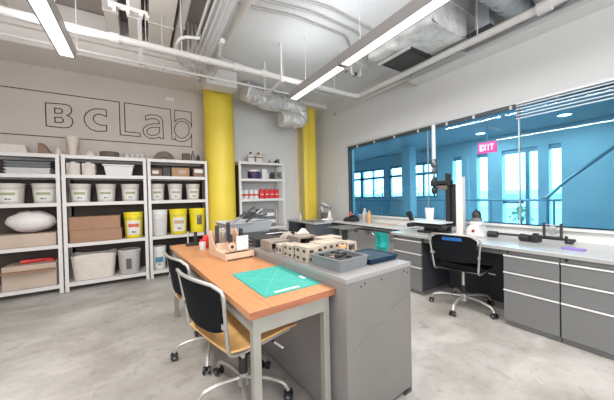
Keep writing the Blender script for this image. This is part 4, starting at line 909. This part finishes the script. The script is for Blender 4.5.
# ================================================================== CHAIRS
def make_chair(name, label, loc, rz, seat_m, base_rot, blue=False, R0=0.30, seatmesh=False):
    t = thing(name, label, 'chair', loc, rz, 'wheeled chairs with tubular frames')
    hub = MB().cyl((0, 0, 0.075), (0, 0, 0.15), 0.035, 0.03, 16).build('hub', chair_tube, t, smooth=True)
    MB().cyl((0, 0, 0.15), (0, 0, 0.24), 0.026, n=14).build('column_sleeve', black_m, t, smooth=True); MB().cyl((0, 0, 0.24), (0, 0, 0.415), 0.016, n=12).build('gas_lift', chrome, t, smooth=True)
    for k_ in range(5):
        a = base_rot+R(72*k_); c, s_ = math.cos(a), math.sin(a)
        MB().tube(rounded([(0.02*c, 0.02*s_, 0.12), (R0*0.55*c, R0*0.55*s_, 0.125), (R0*0.92*c, R0*0.92*s_, 0.10), (R0*c, R0*s_, 0.055)], 0.05), 0.013, 8).build('base_leg', chair_tube, t, smooth=True)
        cs = MB().box((R0*c-0.009, R0*s_-0.009, 0.026), (R0*c+0.009, R0*s_+0.009, 0.062)).build('caster', black_m, t)
        for d in (-1, 1):
            o_ = (R0*c-s_*0.012*d, R0*s_+c*0.012*d, 0.0265); e = (R0*c-s_*0.026*d, R0*s_+c*0.026*d, 0.0265)
            MB().cyl(o_, e, 0.0262, n=16).build('wheel', black_m, cs, smooth=True)
            MB().cyl(e, (e[0]-s_*0.001*d, e[1]+c*0.001*d, e[2]), 0.010, n=10).build('wheel_cap', tray_g, cs)
    MB().box((-0.09, -0.07, 0.405), (0.09, 0.07, 0.425)).build('seat_plate', black_m, t)
    MB().tube([(0.05, -0.05, 0.41), (0.06, -0.20, 0.405), (0.06, -0.24, 0.40)], 0.006, 6).build('lever', black_m, t)
    MB().cyl((0.06, -0.22, 0.402), (0.063, -0.28, 0.396), 0.0065).build('lever_grip', label_w, t)
    W = 0.245
    # looped steel frame
    side = lambda s_: rounded([(0.19, s_*0.20, 0.424), (-0.15, s_*0.205, 0.422), (-0.222, s_*(W-0.035), 0.44), (-0.245, s_*(W-0.018), 0.62), (-0.262, s_*W, 0.765)], 0.06, 5)
    L_ = side(1); Rr = side(-1)
    top = [(-0.270, W-0.006, 0.795), (-0.295, W-0.05, 0.822), (-0.323, 0.08, 0.829), (-0.327, 0, 0.829), (-0.323, -0.08, 0.829), (-0.295, -W+0.05, 0.822), (-0.270, -W+0.006, 0.795)]
    MB().tube(L_+top+Rr[::-1], 0.0095, 8).build('tube_frame', chair_tube, t, smooth=True)
    MB().tube([(0.19, 0.20, 0.424), (0.20, 0, 0.424), (0.19, -0.20, 0.424)], 0.009, 8).tube([(-0.1, 0.205, 0.42), (-0.1, -0.205, 0.42)], 0.009, 8).build('cross_bar', chair_tube, t, smooth=True)
    def sf(u, v_):
        x = -0.225+0.47*u; y = (-0.225+0.45*v_)*(1-0.06*(2*u-1)**4); z = 0.448 + 0.010*(2*v_-1)**2 - 0.055*max(0, u-0.78)**1.3*2 + 0.055*max(0, 0.2-u)
        return (x, y, z)
    MB().sheet(20, 12, sf, 0.012).build('seat', seat_m, t, smooth=True)
    def bf(u, v_):
        y = (-0.212+0.424*u)*(0.93+0.09*v_); e = abs(2*u-1); zlo = 0.545+0.03*e**4; zhi = 0.820-0.045*e**5
        z = zlo+(zhi-zlo)*v_; x = -0.226-(z-0.47)*0.15 - 0.035*(1-(2*u-1)**2)+0.008
        return (x, y, z)
    b = MB().sheet(18, 12, bf, 0.010).build('backrest', black_mesh, t, smooth=True)
    for s_ in (-1, 1): MB().box((-0.262, s_*0.205-0.012, 0.60), (-0.238, s_*0.238, 0.625)).build('clip', chair_tube, b)
    if blue:
        def lf(u, v_):
            p = bf(0.30+0.42*(1-u) if False else 0.28+0.44*u, 0.80+0.13*v_); return (p[0]-0.0135, p[1], p[2])
        MB().sheet(8, 2, lf, 0.001).build('blue_label', blue_t, b)
    return t
make_chair('swivel_chair', 'nearest swivel chair, maple seat and black back, pulled in at the wooden table', (0.512, 1.645, 0), R(14), ply, R(165), R0=0.265).scale = (1.02, 1.14, 1.0)
make_chair('swivel_chair', 'black-backed swivel chair with wooden seat, farther along the wooden table', (0.465, 2.27, 0), R(10), ply, R(165), R0=0.29).scale = (1.0, 1.08, 1.0)
make_chair('swivel_chair', 'black swivel chair with a blue label on its back, at the window counter', (2.96, 1.57, 0), R(9), black_mesh, R(181), blue=True, R0=0.32)

# ================================================================== WINDOW COUNTER
FX = 2.862; CT = 0.742
def pedestal(y0, y1, label, lock=True):
    t = thing('drawer_pedestal', label, 'drawer cabinet', (FX, (y0+y1)/2, 0), 0, 'grey drawer pedestals under the window counter')
    w_ = (y1-y0)/2-0.002
    MB().box((0.02, -w_, 0.045), (0.60, w_, CT-0.033)).build('body', ped_dark, t); MB().box((0.035, -w_, 0), (0.58, w_, 0.045)).build('plinth', ped_m, t)
    MB().box((0.004, -w_, 0.668), (0.02, w_, CT-0.034)).build('top_rail', ped_m, t)
    MB().cyl((0.0, w_-0.035, 0.69), (0.006, w_-0.035, 0.69), 0.011).build('lock', black_m, t)
    for z0, z1 in ((0.052, 0.342), (0.347, 0.508), (0.513, 0.664)):
        d = MB().box((0.0, -w_+0.002, z0), (0.02, w_-0.002, z1-0.012)).build('drawer', ped_m, t, bevel=0.002)
        MB().box((-0.008, -w_+0.002, z1-0.013), (0.02, w_-0.002, z1-0.001)).build('handle', mat('bright_pull', (0.80, 0.80, 0.80), 0.3, 0.2), d)
    return t
pedestal(2.012, 2.43, 'grey three-drawer pedestal left of the black chair, under the window counter')
pedestal(0.752, 1.152, 'grey three-drawer pedestal immediately right of the black chair')
pedestal(0.348, 0.75, 'grey three-drawer pedestal second from the black chair on its right')
pedestal(-0.056, 0.346, 'grey three-drawer pedestal third from the black chair on its right')
mt = thing('knee_panel', 'dark panel closing the knee space behind the black chair', 'panel', (3.42, 1.58, 0))
MB().box((0, -0.42, 0.0), (0.02, 0.42, CT-0.034)).build('panel', ped_dark, mt)
wt = thing('window_counter', 'long pale grey laminate counter running under the window', 'counter', (0, 0, 0))
MB().box((2.835, -0.3, CT-0.032), (XR-0.002, 2.47, CT)).build('worktop', top_m, wt, bevel=0.003)
MB().box((2.8335, -0.3, CT-0.031), (2.835, 2.47, CT-0.004)).build('edge_band', top_edge, wt)
MB().box((XR-0.02, -0.3, CT), (XR-0.002, 2.47, WZ0-0.026)).build('upstand', sill_m, wt)
MB().box((2.90, 1.153, CT-0.09), (2.92, 2.01, CT-0.033)).build('front_rail', ped_m, wt)
# narrower shelf counter farther along the window
w2 = thing('wall_counter', 'narrow pale counter farther along the window, behind the teal gloves', 'counter', (0, 0, 0))
MB().box((3.14, 2.475, CT-0.012), (XR-0.002, 4.17, CT+0.012)).build('worktop', mat('white_top', (0.66, 0.65, 0.63), 0.35), w2, bevel=0.002)
MB().box((3.135, 2.475, CT-0.032), (3.16, 4.17, CT-0.012)).build('front_edge', black_m, w2)
for y in (2.6, 4.0): MB().box((3.2, y-0.02, 0), (3.24, y+0.02, CT-0.032)).build('leg', ped_m, w2)
MB().box((XR-0.02, 2.475, CT+0.012), (XR-0.002, 4.17, WZ0-0.026)).build('upstand', sill_m, w2)
MB().box((3.50, 2.5, 0.0), (3.52, 4.1, CT-0.033)).build('rear_panel', wall_grey, w2)
# platform with pipes below counter
pl = thing('keyboard_platform', 'small dark pull-out platform at the far end of the narrow counter', 'platform', (2.86, 3.45, 0.0))
MB().box((-0.20, -0.22, 0.71), (0.22, 0.22, 0.725)).build('board', mat('taupe_board', (0.20, 0.18, 0.17), 0.6), pl, bevel=0.003); MB().cyl((0, 0, 0.02), (0, 0, 0.71), 0.022).build('post', dark_m, pl); MB().lathe([(0.14, 0), (0.13, 0.02)], n=20).build('foot', dark_m, pl)
vr = thing('valve_rack', 'row of black clamps and valves along the front edge of the narrow counter', 'clamp rack', (3.105, 3.0, CT-0.06)); vr.scale = (1.3, 1.0, 1.25)
MB().cyl((0, -0.45, 0), (0, 0.55, 0), 0.012).build('rail', black_m, vr, smooth=True)
for q in range(7):
    y = -0.40+q*0.14
    MB().tube(arc((y, -0.025), 0.030, 0, 360, 10, 'yz', 0.0)[:-1], 0.006, 6, True).build('ring', chrome if q % 2 else black_m, vr, smooth=True)
MB().box((0, -0.46, -0.01), (0.03, -0.42, 0.04)).box((0, 0.50, -0.01), (0.03, 0.54, 0.04)).build('bracket', black_m, vr)
# gloves hanging
gv = thing('rubber_gloves', 'teal rubber gloves hanging from the end of the counter by the drawers', 'gloves', (2.80, 2.56, 0.455))
for q, (y, x) in enumerate(((0.075, -0.01), (-0.05, -0.035))):
    mb = MB().sheet(6, 8, lambda u, v_: (x+0.02*math.sin(u*3.1+q)+0.015*math.sin(v_*4), y+(u-0.5)*(0.125-0.02*math.sin(v_*3)), 0.07+v_*0.205), 0.018)
    for f_ in range(4): mb.tube([(x+0.01, y-0.03+f_*0.02, 0.08), (x+0.008, y-0.034+f_*0.022, 0.03), (x+0.006, y-0.036+f_*0.022, 0.0+0.012*abs(f_-1.5))], 0.0095, 7)
    mb.tube([(x+0.01, y+0.035, 0.12), (x, y+0.055, 0.08), (x, y+0.058, 0.055)], 0.010, 7)
    mb.build('glove', teal_g, gv, smooth=True)
MB().cyl((-0.01, -0.11, 0.279), (-0.01, 0.14, 0.279), 0.006).box((-0.01, -0.115, 0.274), (0.04, -0.105, 0.284)).build('hook', dark_m, gv)

# corner bench
cbn = thing('corner_bench', 'dark grey corner bench with a pale top under the ribbed yellow column', 'bench', (0, 0, 0))
MB().box((2.78, 4.24, 0.70), (XR-0.001, 5.05, 0.735)).box((2.78, 5.05, 0.70), (3.02, YB-0.013, 0.735)).build('worktop', top_m, cbn, bevel=0.003)
MB().box((2.80, 4.95, 0.04), (3.0, 5.34, 0.70)).build('side_cabinet', ped_dark, cbn); MB().box((2.80, 4.27, 0.04), (3.58, 4.62, 0.70)).build('front_cabinet', mat('bench_blue_grey', (0.10, 0.11, 0.13), 0.5), cbn)
MB().box((2.79, 4.28, 0.42), (2.80, 4.60, 0.68)).box((2.79, 4.28, 0.08), (2.80, 4.60, 0.40)).build('drawer', ped_m, cbn, bevel=0.002)
MB().box((2.82, 4.29, 0), (3.56, 4.6, 0.04)).box((2.82, 4.97, 0), (2.98, 5.32, 0.04)).build('plinth', ped_dark, cbn)
# stand mixer
mx = thing('stand_mixer', 'silver stand mixer with a tilted head on the corner bench', 'mixer', (3.24, 4.50, 0.735), R(-35))
MB().prism([(-0.10, 0), (0.16, 0), (0.16, 0.03), (0.12, 0.04), (0.10, 0.20), (0.05, 0.22), (0.02, 0.04), (-0.10, 0.03)], -0.06, 0.06, 'y').build('stand', chrome, mx, bevel=0.01)
MB().at((0.07, 0, 0.23), (0, R(28), 0)).ball((-0.11, 0, 0.05), 0.062, (2.3, 0.95, 0.9), 18).build('head', mat('mixer_grey', (0.42, 0.41, 0.40), 0.35, 0.4), mx, smooth=True)
MB().cyl((-0.10, 0, 0.29), (-0.06, 0, 0.19), 0.018).build('beater', white_p, mx)
MB().lathe([(0.04, 0.032), (0.07, 0.06), (0.095, 0.15), (0.10, 0.16), (0.092, 0.15), (0.05, 0.06)], (-0.03, 0, 0), n=24).build('bowl', mat('bowl_steel', (0.35, 0.33, 0.33), 0.3, 0.8), mx, smooth=True)
item('glue_bottle', 'white plastic bottle on the corner bench in front of the ribbed column', 'bottle', MB().lathe([(0.03, 0), (0.03, 0.09), (0.012, 0.12), (0.01, 0.15)], (2.90, 4.98, 0.735)), white_p, smooth=True)
item('plate', 'flat pale plate left of the mixer on the corner bench', 'plate', MB().lathe([(0.06, 0), (0.11, 0.02), (0.105, 0.024), (0.05, 0.006)], (2.96, 4.68, 0.735)), clear_m, smooth=True)
mb = MB().box((2.86, 4.36, 0.735), (3.10, 4.46, 0.755)); item('baking_tray', 'flat grey tray at the front of the corner bench', 'tray', mb, tray_g, bevel=0.004)
t = thing('wall_switch', 'small pale switch plate on the wall left of the window', 'switch', (XR, 4.60, 1.40)); MB().box((-0.008, -0.04, 0), (-0.0005, 0.04, 0.12)).build('plate', mat('switch_plate', (0.62, 0.62, 0.61), 0.4), t, bevel=0.002); MB().box((-0.013, -0.012, 0.04), (-0.008, 0.012, 0.08)).build('rocker', mat('switch_grey', (0.5, 0.5, 0.5), 0.4), t)

# things on the narrow counter
CZ = CT+0.0125
t = thing('tape_dispenser', 'black desk phone at the far left end of the narrow counter', 'phone', (3.36, 3.86, CZ), R(100))
MB().prism([(-0.14, 0), (0.13, 0), (0.13, 0.045), (0.04, 0.075), (-0.08, 0.09), (-0.14, 0.06)], -0.08, 0.08, 'y').build('body', black_m, t, bevel=0.01)
t.name = 'desk_phone'
MB().tube([(-0.09, -0.04, 0.095), (-0.02, -0.04, 0.105), (0.08, -0.04, 0.075)], 0.018, 8).build('handset', black_m, t, smooth=True); MB().box((-0.02, 0.01, 0.062), (0.10, 0.06, 0.08)).build('keypad', tray_g, t)
bottle(3.42, 3.55, CZ, 0.045, 0.25, 'clear bottle with a white cap on the narrow counter', clear_m, white_p)
bottle(3.38, 3.40, CZ, 0.045, 0.22, 'amber plastic bottle on the narrow counter', amber, amber)
bottle(3.50, 4.02, CZ, 0.035, 0.20, 'small red bottle beside the window frame', label_r, blue_t)
bottle(3.50, 3.86, CZ, 0.035, 0.20, 'small dark blue bottle between phone and window', blue_t, black_m)
item('wood_scrap', 'thin pale wooden scraps lying on the narrow counter', 'wood scrap', MB().at((3.35, 3.0, CZ), (0, 0, 0.2)).box((-0.06, -0.16, 0), (0.06, 0.16, 0.012)), birch)

# extruder stand on the counter
ZC = CT+0.0005
ed = thing('clay_printer', 'black clay extrusion stand with a white build plate on the window counter', 'clay printer', (3.22, 2.05, ZC))
MB().box((-0.16, -0.14, 0), (0.12, 0.16, 0.03)).build('foot', black_m, ed, bevel=0.006)
MB().box((-0.10, -0.10, 0.03), (0.06, 0.10, 0.085)).build('jack', dark_m, ed, bevel=0.005)
MB().box((-0.22, -0.20, 0.135), (0.055, 0.24, 0.148)).build('build_plate', white_p, ed, bevel=0.003)
MB().box((-0.20, -0.19, 0.085), (0.14, 0.26, 0.11)).box((-0.19, -0.20, 0.11), (-0.13, 0.2, 0.134)).build('rail_carriage', black_m, ed, bevel=0.004)
for s_ in (-0.68, 1): MB().cyl((-0.19, s_*0.27, 0.09), (-0.10, s_*0.27, 0.09), 0.028).build('knob', black_m, ed, smooth=True)
MB().at((0, 0.34, 0.10), (R(-25), 0, 0)).box((-0.02, -0.025, -0.05), (0.02, 0.025, 0.16)).box((-0.03, -0.03, 0.10), (0.03, 0.03, 0.17)).build('side_clamp', black_m, ed, bevel=0.004)
MB().box((0.06, -0.15, 0.03), (0.11, -0.10, 0.76)).build('mast', black_m, ed, bevel=0.004)
MB().box((0.115, -0.20, 0.085), (0.145, -0.14, 0.62)).build('slide_rail', dark_m, ed)
MB().box((0.03, -0.17, 0.60), (0.12, 0.08, 0.67)).build('arm', black_m, ed, bevel=0.006)
MB().box((0.03, -0.135, 0.55), (0.055, -0.02, 0.63)).build('arm_motor', mat('motor_brown', (0.16, 0.12, 0.11), 0.4), ed, bevel=0.004)
MB().lathe([(0.045, 0.60), (0.045, 0.67), (0.03, 0.69), (0.022, 0.72)], (0.08, 0.06, 0), n=18).build('head_ring', black_m, ed, smooth=True)
MB().lathe([(0.003, 0.45), (0.012, 0.49), (0.038, 0.53), (0.040, 0.56), (0.02, 0.60)], (0.08, 0.06, 0), n=18).build('nozzle', black_m, ed, smooth=True)
MB().lathe([(0.022, 0.72), (0.012, 0.76), (0.035, 0.80), (0.02, 0.84), (0.042, 0.87), (0.045, 0.91), (0.03, 0.96)], (0.08, 0.06, 0), n=18).build('coupler', mat('coupler_steel', (0.14, 0.14, 0.15), 0.3, 0.6), ed, smooth=True)
MB().cyl((0.08, 0.06, 0.96), (0.08, 0.06, 1.41), 0.024, n=16).build('feed_tube', mat('feed_white', (0.62, 0.66, 0.70), 0.4), ed, smooth=True)
t = thing('white_cup_bundle', 'white corrugated paper cup standing on the build plate', 'cup', (3.17, 2.10, ZC+0.1485))
mb = MB(); n_ = 32; rr0 = [0.036+0.006*(i % 2) for i in range(n_)]
A = [mb.V((rr0[i]*math.cos(2*math.pi*i/n_), rr0[i]*math.sin(2*math.pi*i/n_), 0)) for i in range(n_)]; B = [mb.V((rr0[i]*1.35*math.cos(2*math.pi*i/n_), rr0[i]*1.35*math.sin(2*math.pi*i/n_), 0.16+0.006*(i % 4))) for i in range(n_)]
D = [mb.V((rr0[i]*1.2*math.cos(2*math.pi*i/n_), rr0[i]*1.2*math.sin(2*math.pi*i/n_), 0.15)) for i in range(n_)]; E_ = [mb.V((rr0[i]*.9*math.cos(2*math.pi*i/n_), rr0[i]*.9*math.sin(2*math.pi*i/n_), 0.01)) for i in range(n_)]
for a_, b_ in ((A, B), (B, D), (D, E_)):
    for i in range(n_): mb.F([a_[i], a_[(i+1) % n_], b_[(i+1) % n_], b_[i]])
mb.F(A[::-1]); mb.F(E_); mb.build('shell', white_p, t); t.name = 'paper_cup'
wp = thing('white_mast', 'tall white square post standing on the window counter beside the black stand', 'post', (3.31, 1.775, ZC))
MB().box((-0.035, -0.04, 0.012), (0.035, 0.04, 0.70)).build('post', mat('mast_white', (0.70, 0.68, 0.66), 0.4), wp, bevel=0.004); MB().box((-0.07, -0.06, 0), (0.07, 0.06, 0.012)).build('base_plate', mat('mast_white', (0.7, 0.68, 0.66)), wp)
rb = thing('robot_arm_base', 'white tabletop robot base with a domed black head on the window counter', 'robot', (3.32, 1.60, ZC), R(0)); rb.scale = (0.8, 0.78, 0.85)
MB().prism([(-0.14, 0), (0.10, 0), (0.10, 0.09), (0.06, 0.15), (-0.06, 0.15)], -0.10, 0.12, 'x').build('base', white_p, rb, bevel=0.012)
kids(rb)[-1].rotation_euler = (0, 0, 0)
MB().lathe([(0.085, 0.15), (0.09, 0.19), (0.075, 0.20)], n=24).build('collar', white_p, rb, smooth=True); MB().lathe([(0.07, 0.20), (0.072, 0.245), (0.045, 0.255)], n=24).build('ring', tray_g, rb, smooth=True)
MB().lathe([(0.06, 0.25), (0.06, 0.30), (0.045, 0.335), (0.018, 0.35), (0.012, 0.365), (0.002, 0.367)], n=24).build('dome', black_m, rb, smooth=True)
MB().cyl((-0.104, 0.0, 0.075), (-0.099, 0.0, 0.075), 0.022).build('emblem', red_m, rb); MB().cyl((-0.106, 0.0, 0.072), (-0.103, 0.0, 0.072), 0.011).build('emblem_core', black_m, rb)
item('folded_cloth', 'pale papers lying on the counter in front of the white robot base', 'papers', MB().box((2.95, 1.62, ZC), (3.10, 1.84, ZC+0.012)), paper, bevel=0.003)
rl = thing('slide_rail', 'dark slide rail lying along the window counter', 'rail', (3.44, 1.15, ZC))
MB().box((-0.012, -0.36, 0.022), (0.012, 0.36, 0.044)).build('rail', dark_m, rl); 
for y in (-0.33, 0.33): MB().box((-0.04, y-0.012, 0), (0.04, y+0.012, 0.022)).build('foot', black_m, rl)
MB().cyl((-0.02, -0.3, 0.0), (-0.02, -0.3, 0.07), 0.012).build('clamp', black_m, rl)
mo = thing('black_motor', 'short black motor body resting at the left end of the rail on the counter', 'motor', (3.34, 1.435, ZC)); MB().cyl((0, -0.04, 0.035), (0, 0.05, 0.035), 0.034, n=18).build('body', black_m, mo, smooth=True); MB().cyl((0, 0.05, 0.035), (0, 0.08, 0.035), 0.012).build('shaft', chrome, mo)
cmr = thing('lens_camera', 'black camera with a stubby lens lying on the window counter', 'camera', (3.27, 1.07, ZC+0.003), R(-12)); cmr.scale = (0.8, 0.75, 0.75)
MB().box((-0.02, -0.07, 0), (0.10, 0.02, 0.095)).build('body', black_m, cmr, bevel=0.01)
MB().cyl((-0.01, 0.005, 0.048), (-0.005, 0.12, 0.048), 0.046, 0.05, 22).build('lens', black_m, cmr, smooth=True); MB().cyl((-0.005, 0.12, 0.048), (-0.005, 0.124, 0.048), 0.036, n=20).build('front_glass', dark_m, cmr)
MB().box((0.02, -0.05, 0.095), (0.07, 0.0, 0.115)).build('viewfinder', black_m, cmr, bevel=0.004)
vs = thing('bench_vise', 'steel twin-post holder with a round silver core near the right end of the counter', 'holder', (3.42, 0.95, ZC+0.0445)); vs.scale = (0.8, 0.8, 0.85)
MB().box((-0.03, -0.09, 0), (0.03, 0.09, 0.014)).build('base', dark_m, vs)
for y in (-0.08, 0.08): MB().box((-0.015, y-0.012, 0.014), (0.015, y+0.012, 0.17)).build('post', dark_m, vs, bevel=0.002)
MB().tube(arc((0.0, 0.085), 0.045, 0, 360, 16, 'yz', 0.0)[:-1], 0.012, 8, True).build('ring', chrome, vs, smooth=True); MB().cyl((-0.015, 0, 0.085), (0.015, 0, 0.085), 0.022).build('core', chrome, vs, smooth=True)
MB().cyl((0, -0.08, 0.145), (0, 0.08, 0.145), 0.006).cyl((0, -0.08, 0.03), (0, 0.08, 0.03), 0.006).build('cross_rod', chrome, vs)
item('purple_marker', 'purple plastic scrap at the right end of the window counter', 'scrap', MB().box((3.08, 0.66, ZC), (3.16, 0.80, ZC+0.012)), purple_l, bevel=0.004)
cb = thing('hanging_cable', 'dark cable drooping in the knee space beside the black chair', 'cable', (3.0, 1.2, 0))
MB().tube([(0.36, -0.02, 0.70), (0.34, 0.0, 0.55), (0.35, 0.03, 0.40), (0.36, 0.06, 0.12), (0.36, 0.10, 0.01)], 0.005, 6).build('cable', black_m, cb, smooth=True)
